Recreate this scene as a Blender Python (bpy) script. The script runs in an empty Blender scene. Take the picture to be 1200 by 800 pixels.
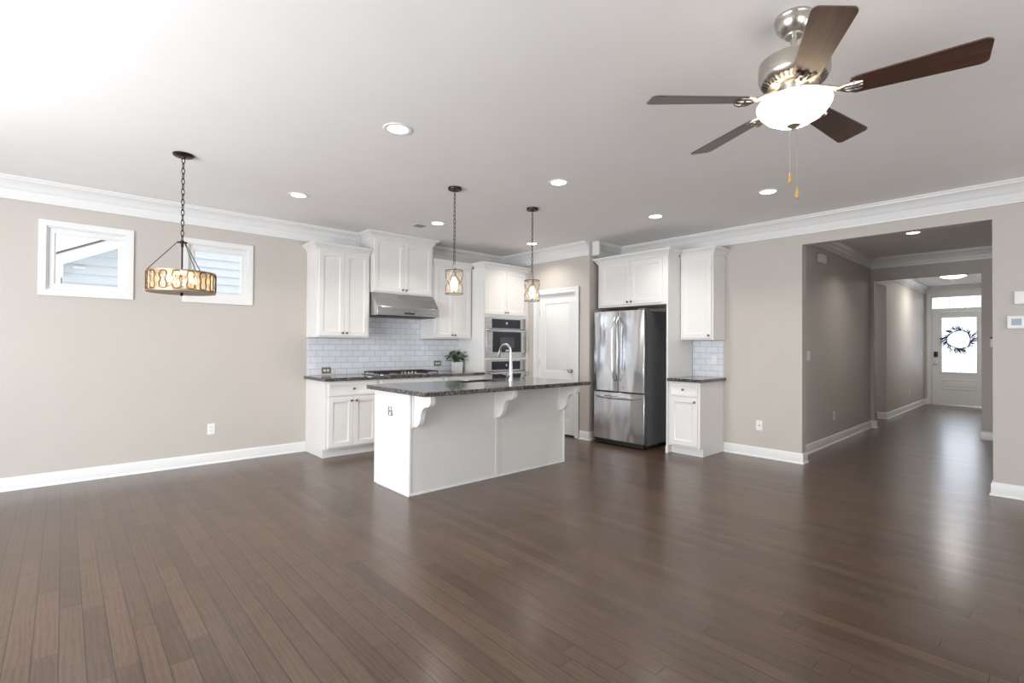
import bpy, bmesh, math, random
from math import sin, cos, pi, radians, sqrt, atan2, hypot, floor
from mathutils import Vector, Matrix
random.seed(7)
scene = bpy.context.scene
COL = scene.collection

# ------------------------------------------------------------------ camera, sky, daylight, exposure
EYE = 1.2835
YAW, PITCH, ROLL, FPX = 0.8342, 0.0102, 0.0059, 579.77
def set_camera():
    fw = Vector((cos(YAW)*cos(PITCH), sin(YAW)*cos(PITCH), sin(PITCH)))
    rt = Vector((sin(YAW), -cos(YAW), 0)); up = rt.cross(fw)
    r2 = rt*cos(ROLL) + up*sin(ROLL); u2 = -rt*sin(ROLL) + up*cos(ROLL)
    cam = bpy.data.cameras.new('camera'); o = bpy.data.objects.new('camera', cam)
    cam.sensor_width = 36; cam.lens = FPX/1200*36; cam.clip_start = 0.02
    m = Matrix((r2, u2, -fw)).transposed().to_4x4(); m.translation = (0, 0, EYE)
    o.matrix_world = m; COL.objects.link(o); scene.camera = o
set_camera()
vs = scene.view_settings
scene.display_settings.display_device = 'sRGB'
vs.view_transform = 'Standard'; vs.look = 'None'; vs.gamma = 1; vs.use_curve_mapping = False
vs.exposure = 0.17
SKY_STRENGTH = 1.6
SKY_COLOR = (0.95, 0.975, 1.0, 1)
w = bpy.data.worlds.new('sky'); scene.world = w; w.use_nodes = True
bg = w.node_tree.nodes['Background']; bg.inputs[0].default_value = SKY_COLOR; bg.inputs[1].default_value = SKY_STRENGTH
DOWNLIGHT_W = 6.5
BOWL_W = 26.0
# daylight entering the big windows behind the camera and the front door; unseen study light too:
# name, centre, aim direction, width, height, watts, colour
DAYLIGHT = [
    ('daylight_side', (-2.62, 2.55, 1.22), (1, 0.08, 0.09), 3.5, 1.75, 248, (0.91, 0.95, 1.0)),
    ('daylight_rear', (0.6, -2.86, 1.35), (0.10, 1, 0.35), 3.2, 2.0, 48, (0.95, 0.97, 1.0)),
    ('daylight_rear', (4.0, -2.86, 1.35), (0.0, 1, 0.30), 1.9, 1.6, 25, (0.95, 0.97, 1.0)),
    ('daylight_door', (15.35, 1.5, 1.45), (-1, 0, -0.05), 0.62, 1.25, 12, (0.95, 0.97, 1.0)),
    ('daylight_transom', (15.35, 1.5, 2.36), (-1, 0, -0.2), 0.86, 0.24, 2, (0.95, 0.97, 1.0)),
    ('study_fill', (10.5, 3.95, 1.6), (0, -1, -0.1), 1.2, 1.2, 14, (0.95, 0.97, 1.0)),  # unseen area light inside the study, which has no window
]
for nm, c, d, sx, sy, p, col in DAYLIGHT:
    l = bpy.data.lights.new(nm, 'AREA'); l.shape = 'RECTANGLE'; l.size = sx; l.size_y = sy; l.energy = p; l.color = col
    o = bpy.data.objects.new(nm, l); o.location = c
    o.rotation_euler = Vector(d).to_track_quat('-Z', 'Y').to_euler(); COL.objects.link(o)

# ------------------------------------------------------------------ node helpers and materials
def mat(name):
    m = bpy.data.materials.new(name); m.use_nodes = True; nt = m.node_tree
    return m, nt, nt.nodes['Principled BSDF'], nt.nodes['Material Output']
def N(nt, typ, **kw):
    n = nt.nodes.new(typ)
    for k, v in kw.items():
        if k == 'inp':
            for a, b in v.items(): n.inputs[a].default_value = b
        else: setattr(n, k, v)
    return n
def L(nt, a, b): nt.links.new(a, b)
def M(nt, op, a, b=None, c=None):
    n = nt.nodes.new('ShaderNodeMath'); n.operation = op
    for i, v in enumerate((a, b, c)):
        if v is None: continue
        if isinstance(v, (int, float)): n.inputs[i].default_value = v
        else: nt.links.new(v, n.inputs[i])
    return n.outputs[0]
def ramp(nt, fac, stops, interp='LINEAR'):
    r = nt.nodes.new('ShaderNodeValToRGB'); r.color_ramp.interpolation = interp
    e = r.color_ramp.elements
    while len(e) < len(stops): e.new(0.5)
    for i, (p, c) in enumerate(stops): e[i].position = p; e[i].color = (*c, 1) if len(c) == 3 else c
    nt.links.new(fac, r.inputs[0]); return r.outputs[0]
def objco(nt): return nt.nodes.new('ShaderNodeTexCoord').outputs['Object']
def noise(nt, vec, scale, detail=3, rough=0.5):
    n = nt.nodes.new('ShaderNodeTexNoise'); n.inputs['Scale'].default_value = scale
    n.inputs['Detail'].default_value = detail; n.inputs['Roughness'].default_value = rough
    if vec is not None: nt.links.new(vec, n.inputs['Vector'])
    return n.outputs['Fac']
def bump(nt, b, height, strength, dist=0.001):
    n = nt.nodes.new('ShaderNodeBump'); n.inputs['Strength'].default_value = strength; n.inputs['Distance'].default_value = dist
    nt.links.new(height, n.inputs['Height']); nt.links.new(n.outputs[0], b.inputs['Normal'])
def paint(name, col, rough=0.55, bs=0.05, scale=350, var=0.02):
    m, nt, b, o = mat(name); co = objco(nt)
    f = noise(nt, co, 3.0, 2)
    c2 = tuple(x*(1-var) for x in col)
    L(nt, ramp(nt, f, [(0.3, c2), (0.7, col)]), b.inputs['Base Color'])
    b.inputs['Roughness'].default_value = rough
    if bs: bump(nt, b, noise(nt, co, scale, 2), bs, 0.0006)
    return m
def metal(name, col, rough, brush=None, bs=0.0, aniso=0.0):
    m, nt, b, o = mat(name); b.inputs['Base Color'].default_value = (*col, 1); b.inputs['Metallic'].default_value = 1
    b.inputs['Roughness'].default_value = rough
    if brush:
        co = objco(nt); mp = N(nt, 'ShaderNodeMapping'); mp.inputs['Scale'].default_value = brush; L(nt, co, mp.inputs[0])
        f = noise(nt, mp.outputs[0], 1.0, 2)
        L(nt, M(nt, 'MULTIPLY_ADD', f, 0.04, rough-0.02), b.inputs['Roughness'])
        if bs: bump(nt, b, f, bs, 0.0004)
    return m
def plain(name, col, rough=0.4, coat=0.0):
    m, nt, b, o = mat(name); co = objco(nt)
    f = noise(nt, co, 12, 2)
    L(nt, ramp(nt, f, [(0.3, tuple(x*0.94 for x in col)), (0.7, col)]), b.inputs['Base Color'])
    b.inputs['Roughness'].default_value = rough; b.inputs['Coat Weight'].default_value = coat
    return m
def emit(name, col, strength):
    m, nt, b, o = mat(name); nt.nodes.remove(b)
    e = N(nt, 'ShaderNodeEmission'); e.inputs[0].default_value = (*col, 1); e.inputs[1].default_value = strength
    L(nt, e.outputs[0], o.inputs[0]); return m
def thin_glass(name, tint=(1, 1, 1), gloss=0.08, rough=0.02, milk=0.0, milkcol=(0.9, 0.9, 0.9), pattern=None):
    m, nt, b, o = mat(name); nt.nodes.remove(b)
    t = N(nt, 'ShaderNodeBsdfTransparent'); t.inputs[0].default_value = (*tint, 1)
    g = N(nt, 'ShaderNodeBsdfGlossy'); g.inputs['Roughness'].default_value = rough
    mx = N(nt, 'ShaderNodeMixShader'); mx.inputs[0].default_value = gloss
    L(nt, t.outputs[0], mx.inputs[1]); L(nt, g.outputs[0], mx.inputs[2]); last = mx.outputs[0]
    if milk > 0:
        tr = N(nt, 'ShaderNodeBsdfTranslucent'); tr.inputs[0].default_value = (*milkcol, 1)
        df = N(nt, 'ShaderNodeBsdfDiffuse'); df.inputs[0].default_value = (*milkcol, 1)
        md = N(nt, 'ShaderNodeMixShader'); md.inputs[0].default_value = 0.5
        L(nt, tr.outputs[0], md.inputs[1]); L(nt, df.outputs[0], md.inputs[2])
        m2 = N(nt, 'ShaderNodeMixShader'); m2.inputs[0].default_value = milk
        if pattern:
            f = noise(nt, objco(nt), pattern, 3, 0.6)
            L(nt, M(nt, 'MULTIPLY', ramp(nt, f, [(0.38, (0, 0, 0)), (0.62, (1, 1, 1))]), milk*1.6), m2.inputs[0])
        L(nt, last, m2.inputs[1]); L(nt, md.outputs[0], m2.inputs[2]); last = m2.outputs[0]
    L(nt, last, o.inputs[0]); return m

def wood_floor():
    m, nt, b, o = mat('hardwood_planks'); co = objco(nt)
    s = N(nt, 'ShaderNodeSeparateXYZ'); L(nt, co, s.inputs[0]); x, y = s.outputs[0], s.outputs[1]
    PW = 0.0825
    xs = M(nt, 'DIVIDE', x, PW); i = M(nt, 'FLOOR', xs); fx = M(nt, 'FRACT', xs)
    wn = N(nt, 'ShaderNodeTexWhiteNoise', noise_dimensions='1D'); L(nt, i, wn.inputs['W']); r1 = wn.outputs['Value']
    ln = M(nt, 'MULTIPLY_ADD', r1, 0.55, 0.62)
    off = M(nt, 'MULTIPLY', r1, 37.0)
    u = M(nt, 'ADD', M(nt, 'DIVIDE', y, ln), off); j = M(nt, 'FLOOR', u); fu = M(nt, 'FRACT', u)
    cx = N(nt, 'ShaderNodeCombineXYZ'); L(nt, i, cx.inputs[0]); L(nt, j, cx.inputs[1])
    w2 = N(nt, 'ShaderNodeTexWhiteNoise', noise_dimensions='2D'); L(nt, cx.outputs[0], w2.inputs['Vector']); r2 = w2.outputs['Value']
    g = N(nt, 'ShaderNodeCombineXYZ')
    L(nt, M(nt, 'MULTIPLY', x, 110), g.inputs[0]); L(nt, M(nt, 'MULTIPLY', y, 5.0), g.inputs[1]); L(nt, M(nt, 'MULTIPLY', r2, 90), g.inputs[2])
    grain = noise(nt, g.outputs[0], 1.0, 4, 0.62)
    g2 = N(nt, 'ShaderNodeCombineXYZ')
    L(nt, M(nt, 'MULTIPLY', x, 9), g2.inputs[0]); L(nt, M(nt, 'MULTIPLY', y, 1.1), g2.inputs[1]); L(nt, M(nt, 'MULTIPLY', r2, 40), g2.inputs[2])
    wv = N(nt, 'ShaderNodeTexWave'); wv.inputs['Scale'].default_value = 1.6; wv.inputs['Distortion'].default_value = 9
    wv.inputs['Detail'].default_value = 2.5; wv.inputs['Detail Scale'].default_value = 0.8; L(nt, g2.outputs[0], wv.inputs['Vector'])
    tone = ramp(nt, r2, [(0.0, (0.068, 0.038, 0.023)), (0.35, (0.083, 0.048, 0.030)), (0.7, (0.091, 0.053, 0.033)), (1.0, (0.104, 0.060, 0.036))])
    mul = N(nt, 'ShaderNodeMix', data_type='RGBA', blend_type='MULTIPLY'); mul.inputs[0].default_value = 0.55
    L(nt, tone, mul.inputs[6])
    gr = M(nt, 'MULTIPLY_ADD', wv.outputs['Fac'], 0.14, M(nt, 'MULTIPLY', grain, 0.95))
    L(nt, ramp(nt, gr, [(0.38, (0.42, 0.40, 0.38)), (0.66, (1.15, 1.13, 1.11))]), mul.inputs[7])
    ex = M(nt, 'MINIMUM', fx, M(nt, 'SUBTRACT', 1.0, fx)); ex = M(nt, 'MULTIPLY', ex, PW)
    ey = M(nt, 'MINIMUM', fu, M(nt, 'SUBTRACT', 1.0, fu)); ey = M(nt, 'MULTIPLY', ey, ln)
    edge = M(nt, 'MINIMUM', ex, ey)
    gap = M(nt, 'SMOOTH_MIN', M(nt, 'DIVIDE', edge, 0.0028), 1.0, 0.2)
    dk = N(nt, 'ShaderNodeMix', data_type='RGBA', blend_type='MIX')
    L(nt, gap, dk.inputs[0]); dk.inputs[6].default_value = (0.006, 0.004, 0.003, 1); L(nt, mul.outputs[2], dk.inputs[7])
    L(nt, dk.outputs[2], b.inputs['Base Color'])
    L(nt, M(nt, 'MULTIPLY_ADD', grain, 0.16, 0.28), b.inputs['Roughness'])
    b.inputs['Specular IOR Level'].default_value = 0.35; b.inputs['Coat Weight'].default_value = 0.5; b.inputs['Coat Roughness'].default_value = 0.21
    lo = noise(nt, co, 7.0, 2)
    h = M(nt, 'ADD', M(nt, 'MULTIPLY', gap, 1.0), M(nt, 'ADD', M(nt, 'MULTIPLY', gr, 0.42), M(nt, 'MULTIPLY', lo, 2.6)))
    bump(nt, b, h, 0.55, 0.0016)
    return m
def granite():
    m, nt, b, o = mat('speckled_granite'); co = objco(nt)
    v = N(nt, 'ShaderNodeTexVoronoi'); v.inputs['Scale'].default_value = 130; L(nt, co, v.inputs['Vector'])
    sc = N(nt, 'ShaderNodeSeparateColor'); L(nt, v.outputs['Color'], sc.inputs[0])
    f = M(nt, 'ADD', M(nt, 'MULTIPLY', sc.outputs[0], 0.6), M(nt, 'MULTIPLY', noise(nt, co, 45, 4, 0.7), 0.45))
    L(nt, ramp(nt, f, [(0.25, (0.012, 0.012, 0.014)), (0.5, (0.035, 0.034, 0.036)), (0.68, (0.11, 0.10, 0.095)), (0.85, (0.27, 0.25, 0.24))]), b.inputs['Base Color'])
    b.inputs['Roughness'].default_value = 0.12; b.inputs['Coat Weight'].default_value = 0.3
    b.inputs['Specular IOR Level'].default_value = 0.65
    return m
def tiles(name, ux):
    m, nt, b, o = mat(name); co = objco(nt)
    s = N(nt, 'ShaderNodeSeparateXYZ'); L(nt, co, s.inputs[0]); c = N(nt, 'ShaderNodeCombineXYZ')
    L(nt, s.outputs[ux], c.inputs[0]); L(nt, M(nt, 'SUBTRACT', s.outputs[2], 0.914), c.inputs[1])
    br = N(nt, 'ShaderNodeTexBrick', offset=0.5)
    for k, v in {'Scale': 1.0, 'Mortar Size': 0.0017, 'Mortar Smooth': 0.3, 'Brick Width': 0.1545, 'Row Height': 0.0765, 'Bias': 0.0}.items(): br.inputs[k].default_value = v
    br.inputs['Color1'].default_value = (0.78, 0.80, 0.84, 1); br.inputs['Color2'].default_value = (0.70, 0.725, 0.77, 1)  # white tile, with the bluish cast of window light tinted into its colours
    br.inputs['Mortar'].default_value = (0.22, 0.225, 0.24, 1)
    L(nt, c.outputs[0], br.inputs['Vector']); L(nt, br.outputs['Color'], b.inputs['Base Color'])
    L(nt, M(nt, 'MULTIPLY_ADD', br.outputs['Fac'], 0.5, 0.09), b.inputs['Roughness'])
    h = M(nt, 'ADD', M(nt, 'SUBTRACT', 1.0, br.outputs['Fac']), M(nt, 'MULTIPLY', noise(nt, co, 22, 1), 0.35))
    bump(nt, b, h, 0.5, 0.0012)
    return m
def siding():
    m, nt, b, o = mat('lap_siding'); co = objco(nt)
    b.inputs['Roughness'].default_value = 0.6
    L(nt, ramp(nt, noise(nt, co, 4, 2), [(0.3, (0.66, 0.70, 0.74)), (0.7, (0.70, 0.74, 0.78))]), b.inputs['Base Color'])
    return m
def walnut():
    m, nt, b, o = mat('fan_blade_walnut'); co = objco(nt)
    mp = N(nt, 'ShaderNodeMapping'); mp.inputs['Scale'].default_value = (2.2, 70, 30); L(nt, co, mp.inputs[0])
    f = noise(nt, mp.outputs[0], 1.0, 4, 0.6)
    L(nt, ramp(nt, f, [(0.3, (0.016, 0.006, 0.004)), (0.55, (0.060, 0.020, 0.009)), (0.75, (0.13, 0.044, 0.016))]), b.inputs['Base Color'])
    b.inputs['Roughness'].default_value = 0.46; b.inputs['Specular IOR Level'].default_value = 0.8; b.inputs['Coat Weight'].default_value = 0.7; b.inputs['Coat Roughness'].default_value = 0.40
    return m

WALL = paint('wall_paint', (0.54, 0.502, 0.460), 0.6, 0.06)
CEIL = paint('ceiling_paint', (0.87, 0.85, 0.835), 0.8, 0.08, 220)
TRIM = paint('trim_paint', (0.78, 0.775, 0.765), 0.32, 0.0)
DOORP = paint('door_paint', (0.77, 0.765, 0.755), 0.35, 0.0)
CAB = paint('cabinet_paint', (0.79, 0.775, 0.755), 0.35, 0.0)
ISL_SHADED = paint('island_panel_shaded', (0.67, 0.66, 0.635), 0.42, 0.0)  # cabinet white darkened: shade on the seating side put into the colour
PLATE = plain('white_plastic', (0.85, 0.85, 0.83), 0.35)
SLOT = plain('dark_slot', (0.03, 0.03, 0.03), 0.5)
BRONZEP = plain('bronze_plate', (0.19, 0.15, 0.11), 0.38)
FLOOR = wood_floor()
GRANITE = granite()
TILE_X = tiles('subway_tile_range', 0)
TILE_Y = tiles('subway_tile_side', 1)
STEEL = metal('stainless_steel', (0.60, 0.61, 0.62), 0.24, (1.5, 1.5, 220))
STEELX = metal('stainless_brushed_sideways', (0.58, 0.58, 0.59), 0.27, (3, 120, 220))
def wavy_steel():
    m, nt, b, o = mat('stainless_fridge_door'); co = objco(nt)
    b.inputs['Base Color'].default_value = (0.70, 0.715, 0.74, 1); b.inputs['Metallic'].default_value = 1
    mp = N(nt, 'ShaderNodeMapping'); mp.inputs['Scale'].default_value = (5.5, 5.5, 1.1); L(nt, co, mp.inputs[0])
    f = noise(nt, mp.outputs[0], 1.0, 1)
    b.inputs['Roughness'].default_value = 0.17
    bump(nt, b, f, 0.6, 0.03)
    return m
FRIDGE = wavy_steel()
FRSIDE = plain('fridge_side_grey', (0.11, 0.115, 0.125), 0.30)
BLACKGL = plain('black_glass', (0.008, 0.010, 0.018), 0.10, 0.0)
WINGL = plain('oven_window_glass', (0.05, 0.062, 0.072), 0.12, 0.0)
BLACK = plain('black_cast_iron', (0.012, 0.012, 0.013), 0.5)
NICKEL = metal('brushed_nickel', (0.56, 0.53, 0.48), 0.28, (40, 40, 400))
KNOB = metal('knob_pewter', (0.20, 0.185, 0.17), 0.35)
CHROME = metal('faucet_steel', (0.60, 0.59, 0.57), 0.28)
BRONZE = metal('dark_bronze', (0.055, 0.042, 0.034), 0.42)
GOLDISH = metal('weathered_gold', (0.36, 0.28, 0.20), 0.5)
LOOPM = metal('aged_bronze_loops', (0.16, 0.115, 0.075), 0.5)
GLASS = thin_glass('window_glass', (0.97, 0.98, 0.98), 0.02)
SHADEGL = thin_glass('pendant_glass', (0.98, 0.97, 0.95), 0.10, 0.10, 0.06, (0.95, 0.90, 0.80))
DRUMGL = thin_glass('amber_drum_shade', (0.97, 0.92, 0.84), 0.05, 0.15, 0.20, (0.97, 0.90, 0.76))
DOORGL = thin_glass('seeded_door_glass', (0.93, 0.96, 1.0), 0.05, 0.1, 0.30, (0.62, 0.70, 0.82), 60)
LED = emit('downlight_lens', (1.0, 0.97, 0.92), 9.0)
BULB = emit('warm_bulb', (1.0, 0.82, 0.56), 11.0)
FLUSHL = emit('foyer_light_lens', (1.0, 0.95, 0.88), 5.0)
WALNUT = walnut()
LEAF = plain('plant_leaf', (0.035, 0.085, 0.018), 0.4)
LEAFD = plain('wreath_leaf', (0.012, 0.014, 0.016), 0.7)
SOIL = plain('soil', (0.03, 0.02, 0.014), 0.9)
POT = plain('white_pot', (0.82, 0.81, 0.80), 0.35)
PULL = plain('pull_wood', (0.45, 0.28, 0.10), 0.45)
SCREEN = plain('thermostat_screen', (0.30, 0.36, 0.42), 0.2)
SIDING = siding()
EXTRIM = plain('exterior_trim', (0.86, 0.87, 0.89), 0.6)
ROOF = plain('roof_shingle', (0.14, 0.14, 0.15), 0.9)
VENTD = plain('vent_grey', (0.36, 0.35, 0.34), 0.6)

# ------------------------------------------------------------------ mesh builder
class MB:
    def __init__(s): s.v = []; s.f = []
    def add(s, vs, fs):
        b = len(s.v); s.v += [tuple(p) for p in vs]; s.f += [tuple(i+b for i in f) for f in fs]; return s
    def box(s, x0, y0, z0, x1, y1, z1):
        x0, x1 = min(x0, x1), max(x0, x1); y0, y1 = min(y0, y1), max(y0, y1); z0, z1 = min(z0, z1), max(z0, z1)
        return s.add([(x0,y0,z0),(x1,y0,z0),(x1,y1,z0),(x0,y1,z0),(x0,y0,z1),(x1,y0,z1),(x1,y1,z1),(x0,y1,z1)],
                     [(0,3,2,1),(4,5,6,7),(0,1,5,4),(1,2,6,5),(2,3,7,6),(3,0,4,7)])
    def lathe(s, prof, c=(0,0,0), n=32, axis='z'):
        b = []; m = len(prof)
        for r, h in prof:
            for k in range(n):
                a = 2*pi*k/n; p = (r*cos(a), r*sin(a), h)
                if axis == 'y': p = (p[0], p[2], -p[1])
                if axis == 'x': p = (p[2], p[0], p[1])
                b.append((p[0]+c[0], p[1]+c[1], p[2]+c[2]))
        fs = []
        for i in range(m-1):
            for k in range(n):
                k2 = (k+1) % n; fs.append((i*n+k, i*n+k2, (i+1)*n+k2, (i+1)*n+k))
        if prof[0][0] > 1e-6: fs.append(tuple(range(n-1, -1, -1)))
        if prof[-1][0] > 1e-6: fs.append(tuple((m-1)*n+k for k in range(n)))
        return s.add(b, fs)
    def cyl(s, p0, p1, r0, r1=None, n=12): return s.tube([p0, p1], [r0, r0 if r1 is None else r1], n)
    def tube(s, path, r, n=8, closed=False):
        P = [Vector(p) for p in path]; k = len(P); R = r if isinstance(r, (list, tuple)) else [r]*k
        T = []
        for i in range(k):
            a = P[(i-1) % k] if (closed or i > 0) else P[i]; b = P[(i+1) % k] if (closed or i < k-1) else P[i]
            T.append((b-a).normalized())
        ref = Vector((0, 0, 1)) if abs(T[0].z) < 0.9 else Vector((1, 0, 0))
        u = T[0].cross(ref).normalized(); vs = []
        for i in range(k):
            u = (u - T[i]*u.dot(T[i])).normalized(); w_ = T[i].cross(u)
            for q in range(n):
                a = 2*pi*q/n; vs.append(P[i] + (u*cos(a) + w_*sin(a))*R[i])
        fs = []
        for i in range(k if closed else k-1):
            i2 = (i+1) % k
            for q in range(n):
                q2 = (q+1) % n; fs.append((i*n+q, i*n+q2, i2*n+q2, i2*n+q))
        if not closed: fs += [tuple(range(n-1, -1, -1)), tuple((k-1)*n+q for q in range(n))]
        return s.add(vs, fs)
    def prism(s, poly, lo, hi, axis):
        # poly of 2-D points extruded along axis; for 'x' poly=(y,z), 'y' poly=(x,z), 'z' poly=(x,y)
        def P(p, t): return {'x': (t, p[0], p[1]), 'y': (p[0], t, p[1]), 'z': (p[0], p[1], t)}[axis]
        n = len(poly); vs = [P(p, lo) for p in poly] + [P(p, hi) for p in poly]
        fs = [tuple(range(n-1, -1, -1)), tuple(range(n, 2*n))] + [(i, (i+1) % n, n+(i+1) % n, n+i) for i in range(n)]
        return s.add(vs, fs)
    def sweep(s, path, prof, closed=False, caps=True):
        # path in plan with the room on its right-hand side, profile (out from wall, z)
        P = [Vector((p[0], p[1])) for p in path]; k = len(P); m = len(prof); vs = []
        def nrm(a, b): d = (b-a).normalized(); return Vector((d.y, -d.x))
        for i in range(k):
            ns = []
            if closed or i > 0: ns.append(nrm(P[i-1], P[i]))
            if closed or i < k-1: ns.append(nrm(P[i], P[(i+1) % k]))
            if len(ns) == 1: o = ns[0]
            else:
                o = ns[0]+ns[1]; o = o/max(1e-6, (1+ns[0].dot(ns[1])))
            for d, z in prof: vs.append((P[i].x+o.x*d, P[i].y+o.y*d, z))
        fs = []
        for i in range(k if closed else k-1):
            i2 = (i+1) % k
            for q in range(m):
                q2 = (q+1) % m; fs.append((i*m+q, i*m+q2, i2*m+q2, i2*m+q))
        if caps and not closed: fs += [tuple(range(m)), tuple((k-1)*m+q for q in range(m-1, -1, -1))]
        return s.add(vs, fs)
    def panel(s, x0, x1, z0, z1, yb, yf, rings, xf=None):
        # slab facing -y: back at yb, front at yf (yf<yb); rings = [(inset, recess)] nested on the front
        R = [(0, yb)] + [(a, yf+d) for a, d in rings]; vs = []
        for a, y in R: vs += [(x0+a, y, z0+a), (x1-a, y, z0+a), (x1-a, y, z1-a), (x0+a, y, z1-a)]
        fs = [(0, 3, 2, 1)]
        for i in range(len(R)-1):
            for q in range(4):
                q2 = (q+1) % 4; fs.append((i*4+q, i*4+q2, i*4+4+q2, i*4+4+q))
        k = (len(R)-1)*4; fs.append((k, k+1, k+2, k+3))
        return s.add(vs, fs)
    def xf(s, m, start=0):
        s.v = s.v[:start] + [tuple(m @ Vector(p)) for p in s.v[start:]]; return s
    def build(s, name, m, parent=None, bevel=0.0, smooth=True, loc=None, seg=2):
        me = bpy.data.meshes.new(name); me.from_pydata(s.v, [], s.f); me.update()
        bm = bmesh.new(); bm.from_mesh(me); bmesh.ops.recalc_face_normals(bm, faces=bm.faces); bm.to_mesh(me); bm.free()
        if smooth:
            for p in me.polygons: p.use_smooth = True
            me.set_sharp_from_angle(angle=radians(35))
        me.materials.append(m)
        o = bpy.data.objects.new(name, me); COL.objects.link(o)
        if parent: o.parent = parent
        if loc: o.location = loc
        if bevel:
            bv = o.modifiers.new('bevel', 'BEVEL'); bv.width = bevel; bv.segments = seg; bv.limit_method = 'ANGLE'; bv.angle_limit = radians(40)
            bv.harden_normals = False
        return o
def tag(o, label=None, cat=None, group=None, kind=None):
    if label: o['label'] = label
    if cat: o['category'] = cat
    if group: o['group'] = group
    if kind: o['kind'] = kind
    return o
def thing(name, loc, label, cat, group=None, rz=0.0):
    o = bpy.data.objects.new(name, None); COL.objects.link(o); o.location = loc; o.rotation_euler = (0, 0, rz)
    o.empty_display_size = 0.1
    return tag(o, label, cat, group)
def struct(o): return tag(o, kind='structure')
def dup(root, loc, label, rz=None, group=None, parent=None):
    c = root.copy(); COL.objects.link(c)
    if parent is not None: c.parent = parent
    if loc is not None: c.location = loc
    if rz is not None: c.rotation_euler = (0, 0, rz)
    if label: c['label'] = label
    if group: c['group'] = group
    for ch in list(root.children): dup(ch, None, None, parent=c)
    return c

# ------------------------------------------------------------------ room shell
H = 2.74; YW = 6.148; XR = 6.08; PX = 5.36; PY = 4.33
XW, YB = -2.6, -2.85          # side and rear walls behind the camera
HY = 2.045; HX = 9.72; FYY = 2.10; FX = 15.0
T = 0.12
OY0, OY1, OZ = 0.385, 1.906, 2.435
def wall(name, axis, c0, c1, u0, u1, holes, z1=H, m=WALL):
    """a wall slab between c0..c1 (thickness), u0..u1 along, holes (ua,ub,za,zb)"""
    us = sorted({u0, u1, *[h[0] for h in holes], *[h[1] for h in holes]}); zs = sorted({0.0, z1, *[h[2] for h in holes], *[h[3] for h in holes]})
    us = [u for u in us if u0 <= u <= u1]; zs = [z for z in zs if 0 <= z <= z1]
    def solid(i, j):
        if i < 0 or j < 0 or i >= len(us)-1 or j >= len(zs)-1: return False
        a = (us[i]+us[i+1])/2; b = (zs[j]+zs[j+1])/2
        return not any(h[0] < a < h[1] and h[2] < b < h[3] for h in holes)
    mb = MB()
    def P(c, u, z): return (u, c, z) if axis == 'y' else (c, u, z)
    for i in range(len(us)-1):
        for j in range(len(zs)-1):
            if not solid(i, j): continue
            a, b, c, d = us[i], us[i+1], zs[j], zs[j+1]
            for cc in (c0, c1): mb.add([P(cc,a,c),P(cc,b,c),P(cc,b,d),P(cc,a,d)], [(0,1,2,3)])
            if not solid(i-1, j): mb.add([P(c0,a,c),P(c1,a,c),P(c1,a,d),P(c0,a,d)], [(0,1,2,3)])
            if not solid(i+1, j): mb.add([P(c0,b,c),P(c1,b,c),P(c1,b,d),P(c0,b,d)], [(0,1,2,3)])
            if not solid(i, j-1): mb.add([P(c0,a,c),P(c1,a,c),P(c1,b,c),P(c0,b,c)], [(0,1,2,3)])
            if not solid(i, j+1): mb.add([P(c0,a,d),P(c1,a,d),P(c1,b,d),P(c0,b,d)], [(0,1,2,3)])
    me = mb
    o = me.build(name, m, smooth=False)
    bm = bmesh.new(); bm.from_mesh(o.data); bmesh.ops.remove_doubles(bm, verts=bm.verts, dist=1e-5)
    bmesh.ops.recalc_face_normals(bm, faces=bm.faces); bm.to_mesh(o.data); bm.free()
    return struct(o)
struct(MB().box(XW-T, YB-T, -0.1, FX+T, YW+T, 0).build('floor', FLOOR, smooth=False))
struct(MB().box(XW-T, YB-T, H, FX+T, YW+T, H+0.1).build('ceiling', CEIL, smooth=False))
# opening (inside of casing) of the two small windows
W1 = (-0.125, 0.455, 1.775, 2.355); W2 = (0.965, 1.535, 1.785, 2.355)
W1 = (-0.122, 0.452, 1.778, 2.352); W2 = (0.966, 1.532, 1.786, 2.352)
wall('wall_left', 'y', YW, YW+T, XW-T, XR+T, [W1, W2])
wall('wall_right', 'x', XR, XR+T, YB, YW, [(OY0, OY1, 0, OZ)])
PD = (4.577, 5.324, 0, 2.062)       # pantry doorway
wall('wall_pantry_front', 'x', PX, PX+T, PY, YW, [PD])
wall('wall_pantry_side', 'y', PY, PY+T, PX+T, XR, [])
SW = (0.75, 4.35, 0.25, 2.25)       # big side window
wall('wall_side', 'x', XW-T, XW, YB-T, YW, [SW])
RW1 = (-1.05, 2.25, 0.05, 2.35); RW2 = (3.05, 4.95, 0.7, 2.3)
wall('wall_rear', 'y', YB-T, YB, XW, XR+T, [RW1, RW2])
# hall and foyer
wall('wall_hall_left', 'y', HY, HY+T, XR+T, HX, [])
wall('wall_hall_right', 'y', 0.2-T, 0.2, XR+T, HX, [])
O2 = (0.73, 1.997, 0, 2.385)
wall('wall_hall_end', 'x', HX, HX+T, 0.2-T, HY+T, [O2])
wall('wall_foyer_left', 'y', FYY, FYY+T+0.02, HX+T, FX, [(HX+T+0.001, 11.13, 0, 2.43)])
wall('wall_foyer_right', 'y', 0.52-T, 0.52, HX+T, FX, [])
FD = (1.02, 1.98, 0, 2.50)
wall('wall_foyer_end', 'x', FX, FX+T, 0.52-T, FYY+T, [FD])
wall('wall_study_back', 'y', 4.0, 4.0+T, HX, 12.2, [])
wall('wall_study_side', 'x', 12.1, 12.2, FYY+T+0.02, 4.0, [])
wall('wall_study_near', 'x', HX, HX+T, HY+T, 4.0, [])

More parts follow.
